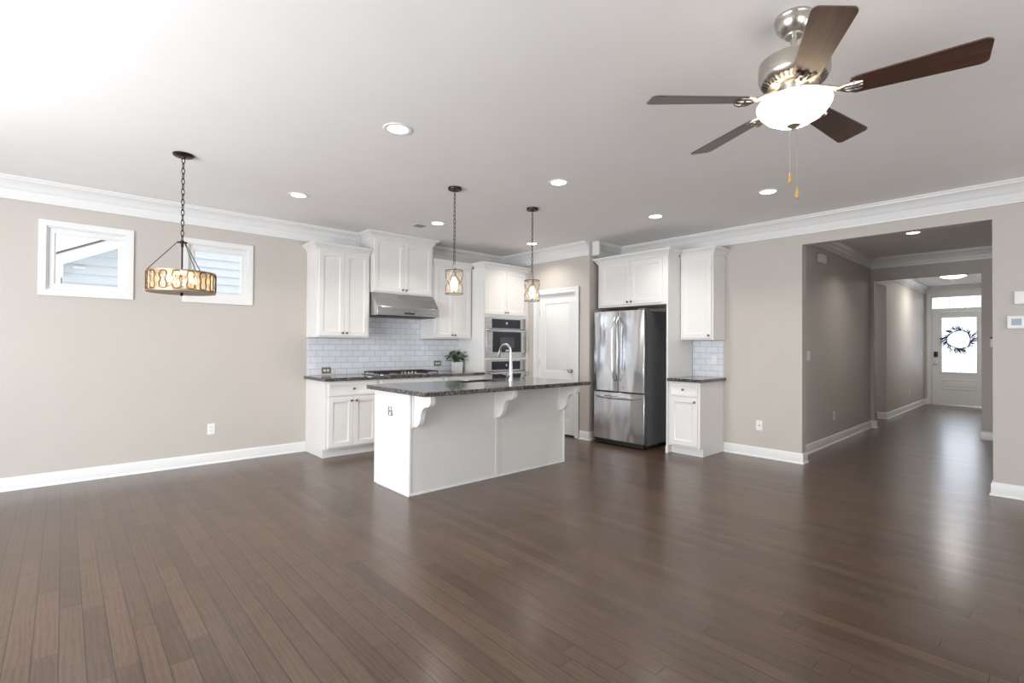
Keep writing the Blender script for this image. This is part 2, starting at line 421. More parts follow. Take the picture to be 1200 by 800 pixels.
CROWN = [(0, 2.547), (0.020, 2.547), (0.022, 2.560), (0.016, 2.566), (0.016, 2.632), (0.026, 2.640), (0.030, 2.652),
         (0.044, 2.676), (0.066, 2.698), (0.086, 2.708), (0.088, 2.718), (0.100, 2.722), (0.100, 2.7395), (0, 2.7395)]
CROWNH = [(d*0.85, H-(H-z)*0.86) for d, z in CROWN]
BASE = [(0, 0.0005), (0.024, 0.0005), (0.024, 0.010), (0.020, 0.018), (0.014, 0.021), (0.014, 0.098), (0.011, 0.108), (0.006, 0.1175), (0, 0.1175)]
def mould(name, path, prof, m=TRIM): return struct(MB().sweep(path, prof).build(name, m))
mould('trim_crown_left', [(XW, YW), (2.864, YW)], CROWN)
mould('trim_crown_kitchen', [(3.782, YW), (PX, YW), (PX, PY)], CROWN)
mould('trim_crown_pantry_side', [(5.44, PY), (XR, PY), (XR, YB)], CROWN)
mould('trim_crown_hall', [(XR+T, HY), (HX, HY), (HX, 0.2), (XR+T, 0.2)], CROWNH)
mould('trim_crown_foyer', [(HX+T, FYY), (FX, FYY), (FX, 0.52), (HX+T, 0.52)], CROWNH)
struct(MB().box(5.42, 4.215, 2.549, 5.45, PY, 2.7395).build('trim_crown_end_block', TRIM, bevel=0.002))
mould('baseboard_left', [(XW, YW), (2.189, YW)], BASE)
mould('baseboard_pantry', [(PX, 4.492), (PX, PY), (5.46, PY)], BASE)
mould('baseboard_right', [(XR, 2.785), (XR, OY1), (XR+T, OY1), (XR+T, HY), (HX, HY), (HX, 1.997), (HX+T, 1.997), (HX+T, FYY-0.0)], BASE)
mould('baseboard_right_near', [(XR+T, 0.2), (XR+T, OY0), (XR, OY0), (XR, YB)], BASE)
mould('baseboard_hall_right', [(HX, 0.73), (HX, 0.2), (XR+T, 0.2)], BASE)
mould('baseboard_foyer', [(11.13, FYY+0.14), (11.13, FYY), (FX, FYY), (FX, 2.045)], BASE)
mould('baseboard_foyer_right', [(FX, 0.95), (FX, 0.52), (HX+T, 0.52), (HX+T, 0.73), (HX, 0.73)], BASE)

# ------------------------------------------------------------------ windows
def casing_frame(mb, x0, x1, z0, z1, wdt, yb, yf):
    """flat mitred picture frame around an opening, facing -y"""
    o = [(x0-wdt, z0-wdt), (x1+wdt, z0-wdt), (x1+wdt, z1+wdt), (x0-wdt, z1+wdt)]; i = [(x0, z0), (x1, z0), (x1, z1), (x0, z1)]
    m_ = [(x0-wdt*0.25, z0-wdt*0.25), (x1+wdt*0.25, z0-wdt*0.25), (x1+wdt*0.25, z1+wdt*0.25), (x0-wdt*0.25, z1+wdt*0.25)]
    L3 = [[(a, yb, b) for a, b in o], [(a, yf, b) for a, b in o], [(a, yf+0.001, b) for a, b in m_], [(a, yf+0.006, b) for a, b in i], [(a, yb, b) for a, b in i]]
    vs = [p for l in L3 for p in l]; fs = []
    for r in range(4):
        for q in range(4): q2 = (q+1) % 4; fs.append((r*4+q, r*4+q2, r*4+4+q2, r*4+4+q))
    for q in range(4): q2 = (q+1) % 4; fs.append((16+q, 16+q2, q2, q))
    mb.add(vs, fs)
def ring(mb, x0, x1, z0, z1, w_, y0, y1):
    mb.box(x0, y0, z0, x1, y1, z0+w_); mb.box(x0, y0, z1-w_, x1, y1, z1)
    mb.box(x0, y0, z0+w_, x0+w_, y1, z1-w_); mb.box(x1-w_, y0, z0+w_, x1, y1, z1-w_)
def small_window(name, W):
    x0, x1, z0, z1 = W
    f = MB(); casing_frame(f, x0, x1, z0, z1, 0.055, YW-0.0005, YW-0.018)
    root = struct(f.build(name, TRIM, bevel=0.0015))
    g = MB(); ring(g, x0+0.0005, x1-0.0005, z0+0.0005, z1-0.0005, 0.010, YW, YW+0.11)
    g.build('window_jamb', TRIM, root)
    s = MB(); ring(s, x0+0.010, x1-0.010, z0+0.010, z1-0.010, 0.044, YW+0.018, YW+0.060)
    ring(s, x0+0.053, x1-0.053, z0+0.053, z1-0.053, 0.010, YW+0.026, YW+0.052)
    s.build('window_sash', TRIM, root, bevel=0.002)
    MB().box(x0+0.06, YW+0.036, z0+0.06, x1-0.06, YW+0.041, z1-0.06).build('pane', GLASS, root, smooth=False)
small_window('window_1', W1); small_window('window_2', W2)
def big_window(name, axis, c, u0, u1, z0, z1, nsplit):
    f = MB(); ring(f, u0, u1, z0, z1, 0.06, -0.02, 0.12)
    for k in range(1, nsplit):
        u = u0+(u1-u0)*k/nsplit; f.box(u-0.035, 0.0, z0, u+0.035, 0.08, z1)
    if axis == 'x': f.xf(Matrix(((0, 1, 0, c), (1, 0, 0, 0), (0, 0, 1, 0), (0, 0, 0, 1))))
    else: f.xf(Matrix(((1, 0, 0, 0), (0, 1, 0, c), (0, 0, 1, 0), (0, 0, 0, 1))))
    return struct(f.build(name, TRIM))
big_window('window_3', 'x', XW-0.10, *SW, 3)
big_window('window_4', 'y', YB-0.10, *RW1, 3)
big_window('window_5', 'y', YB-0.10, *RW2, 2)

# ------------------------------------------------------------------ pantry door (faces -x)
ROTF = -pi/2                          # local x -> world -y, local -y -> world -x
DRINGS = [(0.0, 0.0), (0.055, 0.0), (0.060, 0.005), (0.070, 0.008)]
def knob_mb(r=0.0145, l=0.026):
    return MB().lathe([(0.0001, 0), (0.008, 0), (0.0055, 0.004), (0.005, l*0.45), (r*0.8, l*0.6), (r, l*0.78), (r*0.82, l*0.95), (0.0001, l)], n=16)
def add_knob(parent, x, y, z, r=0.0145, m=KNOB, name='knob', l=0.026):
    mb = knob_mb(r, l); mb.xf(Matrix.Translation((x, y, z)) @ Matrix.Rotation(pi/2, 4, 'X'))
    return mb.build(name, m, parent)
pd = bpy.data.objects.new('door_1', None); COL.objects.link(pd); struct(pd); pd.location = (PX, 5.324, 0); pd.rotation_euler = (0, 0, ROTF)
DW = 5.324-4.577
slab = MB(); y0, y1 = 0.022, 0.058
g = 0.016
slab.box(g, y0+0.010, 0.022, DW-g, y1, 2.046)
st = 0.118
for (za, zb) in ((0.022, 0.24), (0.80, 0.925), (1.925, 2.046)): slab.box(g+st, y0, za, DW-g-st, y0+0.010, zb)
slab.box(g, y0, 0.022, g+st, y0+0.010, 2.046); slab.box(DW-g-st, y0, 0.022, DW-g, y0+0.010, 2.046)
for (za, zb) in ((0.24, 0.80), (0.925, 1.925)):
    slab.panel(g+st+0.012, DW-g-st-0.012, za+0.012, zb-0.012, y0+0.0101, y0+0.001, [(0, 0.009), (0.028, 0.0005)])
slab.build('door_slab', DOORP, pd)
jb = MB(); jb.box(0.0005, 0, 0, 0.014, 0.119, 2.061); jb.box(DW-0.014, 0, 0, DW-0.0005, 0.119, 2.061); jb.box(0.014, 0, 2.048, DW-0.014, 0.119, 2.0615)
jb.build('door_jamb', TRIM, pd)
cs = MB()
def casing_u(mb, x0, x1, z1, w_, yf):
    poly = [(x0-w_, 0.0005), (x0-0.004, 0.0005), (x0-0.004, z1+0.004), (x1+0.004, z1+0.004), (x1+0.004, 0.0005), (x1+w_, 0.0005), (x1+w_, z1+w_), (x0-w_, z1+w_)]
    n = len(poly); vs = [(a, -0.0005, b) for a, b in poly]+[(a, yf, b) for a, b in poly]
    quads = [(0, 1, 2, 7), (2, 3, 6, 7), (3, 4, 5, 6)]
    fs = [q for q in quads]+[tuple(n+i for i in q) for q in quads]+[(i, (i+1) % n, n+(i+1) % n, n+i) for i in range(n)]
    mb.add(vs, fs)
casing_u(cs, 0.0, DW, 2.062, 0.075, -0.018); casing_u(cs, -0.045, DW+0.045, 2.107, 0.03, -0.024)
cs.build('door_casing', TRIM, pd, bevel=0.003)
for hz in (0.25, 1.05, 1.80):
    MB().box(0.004, 0.012, hz-0.045, 0.020, 0.021, hz+0.045).build('hinge', NICKEL, pd, bevel=0.002)
kb = MB().lathe([(0.0001, 0), (0.032, 0), (0.030, 0.008), (0.012, 0.011), (0.011, 0.034), (0.024, 0.040), (0.029, 0.052), (0.024, 0.064), (0.0001, 0.068)], n=24)
kb.xf(Matrix.Translation((DW-g-0.07, y0, 0.94)) @ Matrix.Rotation(pi/2, 4, 'X')); kb.build('door_knob', NICKEL, pd)

# ------------------------------------------------------------------ cabinets (local: x right, front toward -y, back at y=0)
def cab_door(parent, x0, x1, z0, z1, yf, knob=None, fr=0.055, name='door'):
    rings = [(0.0, 0.003), (0.003, 0.0), (fr, 0.0), (fr+0.006, 0.006), (fr+0.016, 0.0085), (fr+0.022, 0.0085)]
    d = MB().panel(x0, x1, z0, z1, yf-0.0005, yf-0.020, rings).build(name, CAB, parent)
    if knob: add_knob(d, knob[0], yf-0.020, knob[1])
    return d
def drawer(parent, x0, x1, z0, z1, yf, knobs):
    d = MB().panel(x0, x1, z0, z1, yf-0.0005, yf-0.020, [(0.0, 0.003), (0.003, 0.0), (0.022, 0.0), (0.028, 0.003)]).build('drawer', CAB, parent)
    for kx in knobs: add_knob(d, kx, yf-0.020, (z0+z1)/2)
    return d
CABCROWN = [(0, 0), (0.006, 0), (0.008, 0.014), (0.016, 0.020), (0.022, 0.034), (0.040, 0.054), (0.052, 0.060), (0.054, 0.066), (0.062, 0.068), (0.062, 0.084), (0, 0.084)]
def cab_crown(parent, path, z):
    return MB().sweep(path, [(d, z+q) for d, q in CABCROWN]).build('crown_moulding', CAB, parent)
# --- run on the window wall
W0 = YW-0.001
def upper_cab(loc, wd, z0, z1, dep, label, rz=0, doors=2, crown=None, kz=0.055, group=None, left_margin=0.022, right_margin=0.022, knob_side=None):
    r = thing('upper_cabinet', loc, label, 'cabinet', group, rz)
    MB().box(0, -dep, z0, wd, -0.001, z1).build('carcass', CAB, r, bevel=0.0012)
    a, b = left_margin, wd-right_margin
    dz0, dz1 = z0+0.018, z1-0.02
    if doors == 2:
        m_ = (a+b)/2
        cab_door(r, a, m_-0.0015, dz0, dz1, -dep, (m_-0.026, dz0+kz-0.02)); cab_door(r, m_+0.0015, b, dz0, dz1, -dep, (m_+0.026, dz0+kz-0.02))
    else: cab_door(r, a, b, dz0, dz1, -dep, ((b-0.028) if knob_side != 'l' else a+0.028, dz0+kz-0.02))
    if crown: cab_crown(r, crown, z1-0.012)
    return r
D_U = 0.32
upper_cab((2.19, W0, 0), 0.665, 1.382, 2.425, D_U, 'white two-door wall cabinet left of the range hood, nearest the windows',
          crown=[(0, -0.001), (0, -D_U), (0.664, -D_U)])
hc = upper_cab((2.866, W0, 0), 0.914, 1.963, 2.662, D_U+0.02, 'tall white two-door cabinet above the range hood, reaching the ceiling', left_margin=0.028, right_margin=0.028)
MB().box(0, -(D_U+0.02), 2.6625, 0.914, -0.001, 2.738).build('frieze', CAB, hc)
cr = [(d*1.0, 2.738-(0.084-q)*0.98) for d, q in CABCROWN]
MB().sweep([(0, -0.102), (0, -D_U-0.02), (0.914, -D_U-0.02), (0.914, -0.102)], cr).build('crown_moulding', CAB, hc)
upper_cab((3.792, W0, 0), 0.672, 1.388, 2.425, D_U, 'white two-door wall cabinet between the range hood and the oven tower',
          crown=[(0, -D_U), (0.672, -D_U)], left_margin=0.03)

def base_cab(loc, wd, label, rz=0, dep=0.60, doors=2, left_end=False, right_end=False, ndraw=1, false_front=False, knob_side=None):
    r = thing('base_cabinet', loc, label, 'cabinet', None, rz)
    MB().box(0, -dep, 0.1001, wd, -0.001, 0.8755).build('carcass', CAB, r, bevel=0.0012)
    k = MB(); k.box(0.0, -dep+0.072, 0.0005, wd, -0.001, 0.10)
    k.build('toe_kick', CAB, r)
    a, b = 0.03, wd-0.024; m_ = (a+b)/2
    drawer(r, a, b, 0.705, 0.862, -dep, [] if false_front else [m_])
    if doors == 2:
        cab_door(r, a, m_-0.002, 0.122, 0.690, -dep, (m_-0.03, 0.645)); cab_door(r, m_+0.002, b, 0.122, 0.690, -dep, (m_+0.03, 0.645))
    else: cab_door(r, a, b, 0.122, 0.690, -dep, (b-0.03, 0.645))
    return r
base_cab((2.192, W0, 0), 0.652, 'white base cabinet with drawer over two doors, at the left end of the range counter')
base_cab((2.845, W0, 0), 0.944, 'white base cabinet under the gas cooktop, mostly behind the island', false_front=True)
base_cab((3.790, W0, 0), 0.684, 'white base cabinet between the cooktop and the oven tower, behind the island')
o = MB().box(2.165, 5.508, 0.8765, 4.474, W0, 0.914).build('range_worktop', GRANITE, bevel=0.003)
tag(o, 'dark speckled granite worktop along the tiled wall, carrying the cooktop and plant', 'worktop')
bsp = MB()
bsp.box(2.20, YW-0.009, 0.915, 4.472, YW-0.0005, 1.381); bsp.box(2.858, YW-0.009, 1.381, 3.790, YW-0.0005, 1.665)
o = bsp.build('tile_backsplash', TILE_X, smooth=False)
tag(o, 'white subway tile backsplash behind the gas cooktop', 'backsplash')

# --- oven tower
tw = thing('oven_cabinet', (4.476, W0, 0), 'tall white oven tower cabinet with two upper doors beside the pantry wall', 'cabinet')
TD = 0.608; TWD = 0.882
t_ = MB()
t_.box(0, -TD, 0.1001, 0.018, -0.001, 2.425); t_.box(0.812, -TD, 0.1001, TWD, -0.001, 2.425)
t_.box(0.018, -TD, 1.712, 0.812, -0.001, 2.425); t_.box(0.018, -TD, 1.088, 0.812, -0.001, 1.122); t_.box(0.018, -TD, 0.1001, 0.812, -0.001, 0.40); t_.box(0.018, -0.05, 0.40, 0.812, -0.001, 1.712)
t_.build('carcass', CAB, tw)
MB().box(0, -TD+0.072, 0.0005, TWD, -0.001, 0.10).build('toe_kick', CAB, tw)
cab_door(tw, 0.008, 0.4085, 1.752, 2.405, -TD, (0.384, 1.785)); cab_door(tw, 0.4115, 0.812, 1.752, 2.405, -TD, (0.436, 1.785))
drawer(tw, 0.010, 0.812, 0.13, 0.385, -TD, [0.25, 0.57])
cab_crown(tw, [(0, -0.385), (0, -TD), (TWD-0.001, -TD)], 2.413)
def wall_appliance(name, label, cat, z0, z1, micro):
    r = thing(name, (4.4955, W0-TD, z0), label, cat); wd = 0.791; h = z1-z0
    MB().box(0, 0.0005, 0, wd, 0.42, h).build('housing', BLACK, r)
    f = MB(); f.box(0.0, -0.022, 0.0, wd, 0.0, h); f.build('trim_frame', STEELX, r, bevel=0.002)
    c = MB().box(0.115, -0.027, h-0.155 if micro else h-0.145, wd-0.115, -0.0225, h-0.022).build('control_panel', BLACKGL, r, bevel=0.001)
    MB().lathe([(0.0001, 0), (0.018, 0), (0.018, 0.0015), (0.0001, 0.0015)], n=20).xf(Matrix.Translation((wd*0.5, -0.027, h-0.08)) @ Matrix.Rotation(pi/2, 4, 'X')).build('badge', STEEL, c)
    s = MB(); s.box(0.004, -0.0232, h-0.172, wd-0.004, -0.0222, h-0.163); s.build('door_gap', SLOT, r)
    zt = h-0.175
    d = MB(); d.box(0.0, -0.040, 0.055, wd, -0.0225, zt); d = d.build('door', STEELX, r, bevel=0.003)
    MB().box(0.115, -0.044, 0.075, wd-0.115, -0.0405, zt-0.035).build('glass_panel', BLACKGL, d, bevel=0.001)
    MB().box(0.255, -0.0455, 0.14, wd-0.255, -0.0441, zt-0.11).build('window', WINGL, d)
    if micro: MB().box(wd/2-0.035, -0.0456, 0.088, wd/2+0.035, -0.0441, 0.112).build('badge', STEEL, d)
    hb = MB(); zz = zt-0.018
    hb.tube([(0.03, -0.085, zz), (wd-0.03, -0.085, zz)], 0.012, 12)
    for xx in (0.055, wd-0.055): hb.cyl((xx, -0.0405, zz), (xx, -0.085, zz), 0.011)
    hb.build('handle', STEEL, d)
    return r
wall_appliance('microwave_oven', 'built-in stainless microwave oven, upper appliance in the white tower', 'oven', 1.124, 1.708, True)
wall_appliance('built_in_oven', 'built-in stainless wall oven, lower appliance in the white tower behind the faucet', 'oven', 0.402, 1.086, False)

# --- range hood
hd = thing('range_hood', (2.868, W0, 0), 'stainless steel under-cabinet range hood above the cooktop', 'range hood')
hw = 0.91
MB().prism([(-0.002, 1.668), (-0.505, 1.668), (-0.505, 1.775), (-0.345, 1.960), (-0.002, 1.960)], 0, hw, 'x').build('canopy', STEELX, hd, bevel=0.003)
MB().box(0.04, -0.47, 1.660, hw-0.04, -0.06, 1.6675).build('filter', BLACK, hd)
MB().box(hw*0.42, -0.508, 1.69, hw*0.58, -0.5055, 1.712).build('control_strip', SLOT, hd)
# --- cooktop
ck = thing('gas_cooktop', (2.872, 5.595, 0.9145), 'black gas cooktop with cast iron grates on the granite counter', 'cooktop')
MB().box(0, 0, 0, 0.90, 0.47, 0.010).build('steel_tray', STEELX, ck, bevel=0.004)
for k, gx in enumerate((0.02, 0.595)):
    gm = MB(); x0, x1, ya, yb = gx, gx+0.285, 0.03, 0.44
    for yy in (ya, (ya+yb)/2, yb): gm.box(x0, yy-0.006, 0.028, x1, yy+0.006, 0.040)
    for xx in (x0+0.006, (x0+x1)/2, x1-0.006): gm.box(xx-0.006, ya, 0.0281, xx+0.006, yb, 0.0401)
    for xx in (x0+0.008, x1-0.008):
        for yy in (ya, yb): gm.cyl((xx, yy, 0.010), (xx, yy, 0.030), 0.007, n=8)
    gm.build('grate', BLACK, ck)
    for yy in (0.13, 0.34):
        MB().lathe([(0.05, 0.0101), (0.05, 0.018), (0.034, 0.020), (0.034, 0.026), (0.0001, 0.027)], ((x0+x1)/2, yy, 0), 20).build('burner', BLACK, ck)
gm = MB(); x0, x1, ya, yb = 0.325, 0.575, 0.13, 0.44
for yy in (ya, (ya+yb)/2, yb): gm.box(x0, yy-0.006, 0.028, x1, yy+0.006, 0.040)
for xx in (x0+0.006, (x0+x1)/2, x1-0.006): gm.box(xx-0.006, ya, 0.0281, xx+0.006, yb, 0.0401)
for xx in (x0+0.008, x1-0.008):
    for yy in (ya, yb): gm.cyl((xx, yy, 0.010), (xx, yy, 0.030), 0.007, n=8)
gm.build('grate', BLACK, ck)
MB().lathe([(0.06, 0.0101), (0.06, 0.018), (0.04, 0.020), (0.04, 0.026), (0.0001, 0.027)], (0.45, 0.29, 0), 20).build('burner', BLACK, ck)
for k in range(5):
    MB().lathe([(0.021, 0.0101), (0.019, 0.034), (0.016, 0.037), (0.0001, 0.037)], (0.35+k*0.05, 0.055, 0), 16).build('knob', KNOB, ck)

# ------------------------------------------------------------------ island
IX0, IX1, IY0, IY1 = 2.19, 4.165, 3.712, 4.348
isl = thing('kitchen_island', ((IX0+IX1)/2, (IY0+IY1)/2, 0), 'large white panelled kitchen island with three corbels in the middle of the floor', 'island')
cx_, cy_ = (IX0+IX1)/2, (IY0+IY1)/2
def ib(name, m, boxes, bevel=0.0015):
    mb = MB()
    for b in boxes: mb.box(b[0]-cx_, b[1]-cy_, b[2], b[3]-cx_, b[4]-cy_, b[5])
    return mb.build(name, m, isl, bevel=bevel)
ib('end_panel', CAB, [(IX0, IY0-0.004, 0.0005, IX0+0.019, IY1, 0.8755)])
ib('end_panel', CAB, [(IX1-0.019, IY0-0.004, 0.0005, IX1, IY1, 0.8755)])
ib('front_panel', ISL_SHADED, [(IX0+0.0192, IY0+0.004, 0.0005, IX1-0.0192, IY0+0.016, 0.8755)])
ib('batten', ISL_SHADED, [(3.180-0.022, IY0-0.002, 0.0165, 3.180+0.022, IY0+0.004, 0.8755)])
ib('base_strip', CAB, [(IX0+0.0192, IY0-0.004, 0.0005, IX1-0.0192, IY0+0.004, 0.016), (IX0-0.010, IY0-0.012, 0.0005, IX0-0.0002, IY1-0.075, 0.016)])
ib('carcass', CAB, [(IX0+0.0192, IY0+0.0162, 0.1001, 2.98, IY1-0.022, 0.8755), (3.62, IY0+0.0162, 0.1001, IX1-0.0192, IY1-0.022, 0.8755),
                    (2.98, IY0+0.0162, 0.1001, 3.62, IY1-0.022, 0.62), (2.98, IY1-0.04, 0.62, 3.62, IY1-0.022, 0.8755)])
ib('toe_kick', CAB, [(IX0+0.0192, IY0+0.0162, 0.0005, IX1-0.0192, IY1-0.09, 0.10)])
# working side (faces +y): doors
for k in range(4):
    a = -0.955+k*0.4785
    mb = MB().panel(-(a+0.472), -a, 0.122, 0.862, 0, -0.020, [(0, 0.003), (0.003, 0), (0.055, 0), (0.061, 0.006), (0.071, 0.0085)])
    mb.xf(Matrix.Translation((0, IY1-0.0215-cy_, 0)) @ Matrix.Rotation(pi, 4, 'Z'))
    d = mb.build('door', CAB, isl)
    kx = a+(0.445 if k % 2 == 0 else 0.027)
    knob_mb().xf(Matrix.Translation((kx, IY1-0.0015-cy_, 0.80)) @ Matrix.Rotation(-pi/2, 4, 'X')).build('knob', KNOB, d)
# corbels: ogee brackets under the seating overhang
def corbel(xc):
    yb = IY0+0.0035
    zt = 0.8755
    prof = [(0, zt), (-0.262, zt), (-0.262, zt-0.050)]
    for t in range(1, 9):     # convex nose, then concave sweep, then convex foot
        a = t/8*pi/2; prof.append((-0.262+0.052*(1-cos(a))+0.0, zt-0.050-0.050*sin(a)))
    for t in range(1, 11):
        a = t/10*pi/2; prof.append((-0.205+0.095*sin(a), zt-0.102-0.095*(1-cos(a))))
    for t in range(1, 9):
        a = t/8*pi/2; prof.append((-0.110+0.055*sin(a)*0.35+0.09*(1-cos(a))*0.62, zt-0.197-0.088*sin(a)))
    prof.append((0, zt-0.285))
    mb = MB().prism([(a+yb-cy_, b) for a, b in prof], xc-0.024-cx_, xc+0.024-cx_, 'x')
    c = mb.build('corbel', CAB, isl, bevel=0.002)
    MB().box(xc-0.044-cx_, yb-0.016-cy_, zt-0.292, xc+0.044-cx_, yb-0.0002-cy_, zt).build('backplate', CAB, c, bevel=0.002)
for xc in (2.258, 3.182, 4.098): corbel(xc)
# worktop with sink cut-out
TX0, TX1, TY0, TY1 = 2.125, 4.215, 3.375, 4.385
SX0, SX1, SY0, SY1 = 3.02, 3.58, 4.02, 4.31
tp = MB()
for a in ((TX0, TY0, TX1, SY0), (TX0, SY0, SX0, SY1), (SX1, SY0, TX1, SY1), (TX0, SY1, TX1, TY1)): pass
def slab_with_hole(mb, x0, x1, y0, y1, hx0, hx1, hy0, hy1, z0, z1):
    o_ = [(x0, y0), (x1, y0), (x1, y1), (x0, y1)]; i_ = [(hx0, hy0), (hx1, hy0), (hx1, hy1), (hx0, hy1)]
    vs = [(*p, z1) for p in o_]+[(*p, z1) for p in i_]+[(*p, z0) for p in o_]+[(*p, z0) for p in i_]; fs = []
    for q in range(4):
        r = (q+1) % 4; fs += [(q, r, 4+r, 4+q), (8+q, 8+r, 12+r, 12+q), (q, r, 8+r, 8+q), (4+q, 4+r, 12+r, 12+q)]
    mb.add(vs, fs)
slab_with_hole(tp, TX0, TX1, TY0, TY1, SX0, SX1, SY0, SY1, 0.8765, 0.914)
o = tp.build('island_worktop', GRANITE, bevel=0.003); tag(o, 'dark speckled granite worktop on the island, with the sink cut into it', 'worktop')
sk = MB()
zr = 0.8755
oc = [(SX0-0.012, SY0-0.012), (SX1+0.012, SY0-0.012), (SX1+0.012, SY1+0.012), (SX0-0.012, SY1+0.012)]
ic = [(SX0+0.004, SY0+0.004), (SX1-0.004, SY0+0.004), (SX1-0.004, SY1-0.004), (SX0+0.004, SY1-0.004)]
vs = [(*p, zr) for p in oc]+[(*p, zr) for p in ic]+[(*p, 0.66) for p in ic]+[(*p, zr-0.004) for p in oc]+[(*p, 0.65) for p in oc]; fs = []
for q in range(4):
    r = (q+1) % 4; fs += [(q, r, 4+r, 4+q), (4+q, 4+r, 8+r, 8+q), (q, r, 16+r, 16+q)]
fs += [(8, 9, 10, 11), (16, 17, 18, 19)]
sk.add(vs, fs); o = sk.build('kitchen_sink', STEELX); tag(o, 'undermount stainless sink sunk in the island worktop', 'sink')
# faucet: column at the seating side, spout arching to +y
fc = thing('kitchen_faucet', (3.585, 3.972, 0.9145), 'tall brushed steel gooseneck faucet standing on the island worktop', 'faucet')
fb = MB(); fb.lathe([(0.0001, 0), (0.028, 0), (0.028, 0.006), (0.024, 0.010), (0.022, 0.08), (0.016, 0.22), (0.0135, 0.24), (0.0001, 0.241)], n=24)
fb.build('column', CHROME, fc)
p = [(0, 0, 0.23), (0, 0, 0.30)]
R_ = 0.092
for t in range(0, 13):
    a = pi*(t/12)*0.93; p.append((0, R_*(1-cos(a)), 0.30+R_*sin(a)))
MB().tube(p, 0.0125, 14).build('spout', CHROME, fc)
e_ = Vector(p[-1]); d_ = (Vector(p[-1])-Vector(p[-2])).normalized()
MB().tube([e_+d_*0.001, e_+d_*0.05, e_+d_*0.075], [0.0125, 0.0165, 0.0155], 14).build('spray_head', CHROME, fc)
lv = MB(); lv.cyl((-0.020, 0, 0.055), (-0.052, 0, 0.058), 0.016, 0.014, 14); lv.tube([(-0.045, 0, 0.058), (-0.075, 0.01, 0.068), (-0.105, 0.02, 0.075)], [0.008, 0.007, 0.006], 10)
lv.build('lever', CHROME, fc)

# ------------------------------------------------------------------ fridge wall
X0 = XR-0.001
fcb = thing('fridge_cabinet', (X0, 4.262, 0), 'white two-door cabinet above the refrigerator with a full-height side panel', 'cabinet', None, ROTF)
FCD = 0.605; FW_ = 1.068
MB().box(0, -FCD, 1.818, FW_-0.0202, -0.001, 2.425).build('carcass', CAB, fcb, bevel=0.0012)
MB().box(FW_-0.020, -FCD-0.010, 0.0005, FW_, -0.001, 2.425).build('side_panel', CAB, fcb, bevel=0.0012)
MB().box(FW_-0.026, -FCD-0.016, 0.0005, FW_+0.006, -FCD-0.0102, 0.085).build('panel_foot', CAB, fcb, bevel=0.001)
cab_door(fcb, 0.055, 0.5215, 1.842, 2.40, -FCD, (0.494, 1.875)); cab_door(fcb, 0.5245, 0.99, 1.842, 2.40, -FCD, (0.552, 1.875))
cab_crown(fcb, [(0, -0.001), (0, -FCD-0.008), (FW_, -FCD-0.008), (FW_, -0.380)], 2.413)
upper_cab((X0, 3.192, 0), 0.424, 1.378, 2.425, 0.315, 'narrow white one-door wall cabinet right of the fridge cabinet', ROTF, doors=1,
          crown=[(0.003, -0.315), (0.424, -0.315), (0.424, -0.001)], left_margin=0.014, right_margin=0.018)
base_cab((X0, 3.192, 0), 0.404, 'narrow white base cabinet with one drawer and one door beside the refrigerator', ROTF, doors=1, dep=0.60)
o = MB().box(X0, 2.755, 0.8765, X0-0.640, 3.191, 0.914).build('side_worktop', GRANITE, bevel=0.003)
tag(o, 'short granite worktop on the narrow base cabinet beside the refrigerator', 'worktop')
o = MB().box(XR-0.009, 2.79, 0.915, XR-0.0005, 3.190, 1.377).build('tile_backsplash', TILE_Y, smooth=False)
tag(o, 'small white subway tile backsplash above the short worktop by the fridge', 'backsplash')

# refrigerator
FY0, FY1 = 3.452, 4.236; FWD = FY1-FY0
fr = thing('refrigerator', (5.335, FY1, 0), 'stainless steel french-door refrigerator with bottom freezer drawer', 'refrigerator', None, ROTF)
MB().box(0.008, 0.085, 0.045, FWD-0.008, 0.70, 1.745).build('body', FRSIDE, fr, bevel=0.004)
def fdoor(x0, x1, z0, z1, name):
    n = 9; poly = []
    for k in range(n):
        t = k/(n-1); poly.append((x0+(x1-x0)*t, 0.012*(2*t-1)**4 - 0.006*(1-(2*t-1)**2) + 0.006))
    poly += [(x1, 0.078), (x0, 0.078)]
    return MB().prism(poly, z0, z1, 'z').build(name, FRIDGE, fr, bevel=0.004)
md = FWD*0.497
d1 = fdoor(0, md-0.003, 0.708, 1.755, 'door'); d2 = fdoor(md+0.003, FWD, 0.708, 1.755, 'door')
dz = fdoor(0, FWD, 0.070, 0.690, 'freezer_drawer')
def vhandle(xc, s, par):
    mb = MB(); pts = []
    for k in range(17):
        t = k/16; z = 0.84+t*0.83; b = sin(pi*t)
        pts.append((xc+s*(0.020-0.022*b), -0.012-0.050*min(1, 3.2*b)**0.8, z))
    mb.tube(pts, [0.008+0.006*sin(pi*k/16) for k in range(17)], 10); mb.build('handle', STEEL, par)
vhandle(md-0.040, 1, d1); vhandle(md+0.040, -1, d2)
mb = MB(); pts = []
for k in range(17):
    t = k/16; b = sin(pi*t); pts.append((0.05+t*(FWD-0.10), -0.010-0.052*min(1, 3.0*b)**0.8, 0.638-0.012*b))
mb.tube(pts, [0.008+0.007*min(1, 2*sin(pi*k/16)) for k in range(17)], 10); mb.build('handle', STEEL, dz)
MB().lathe([(0.0001, 0), (0.016, 0), (0.016, 0.002), (0.0001, 0.002)], n=20).xf(Matrix.Translation((FWD*0.60, 0.0005, 0.765)) @ Matrix.Rotation(pi/2, 4, 'X')).build('badge', STEEL, d2)
MB().box(0.02, 0.030, 0.012, FWD-0.02, 0.40, 0.066).build('kick_grille', BLACK, fr, bevel=0.003)
for hx in (0.012, FWD-0.092): MB().box(hx, 0.02, 1.7555, hx+0.08, 0.16, 1.775).build('hinge_cover', FRSIDE, fr, bevel=0.004)
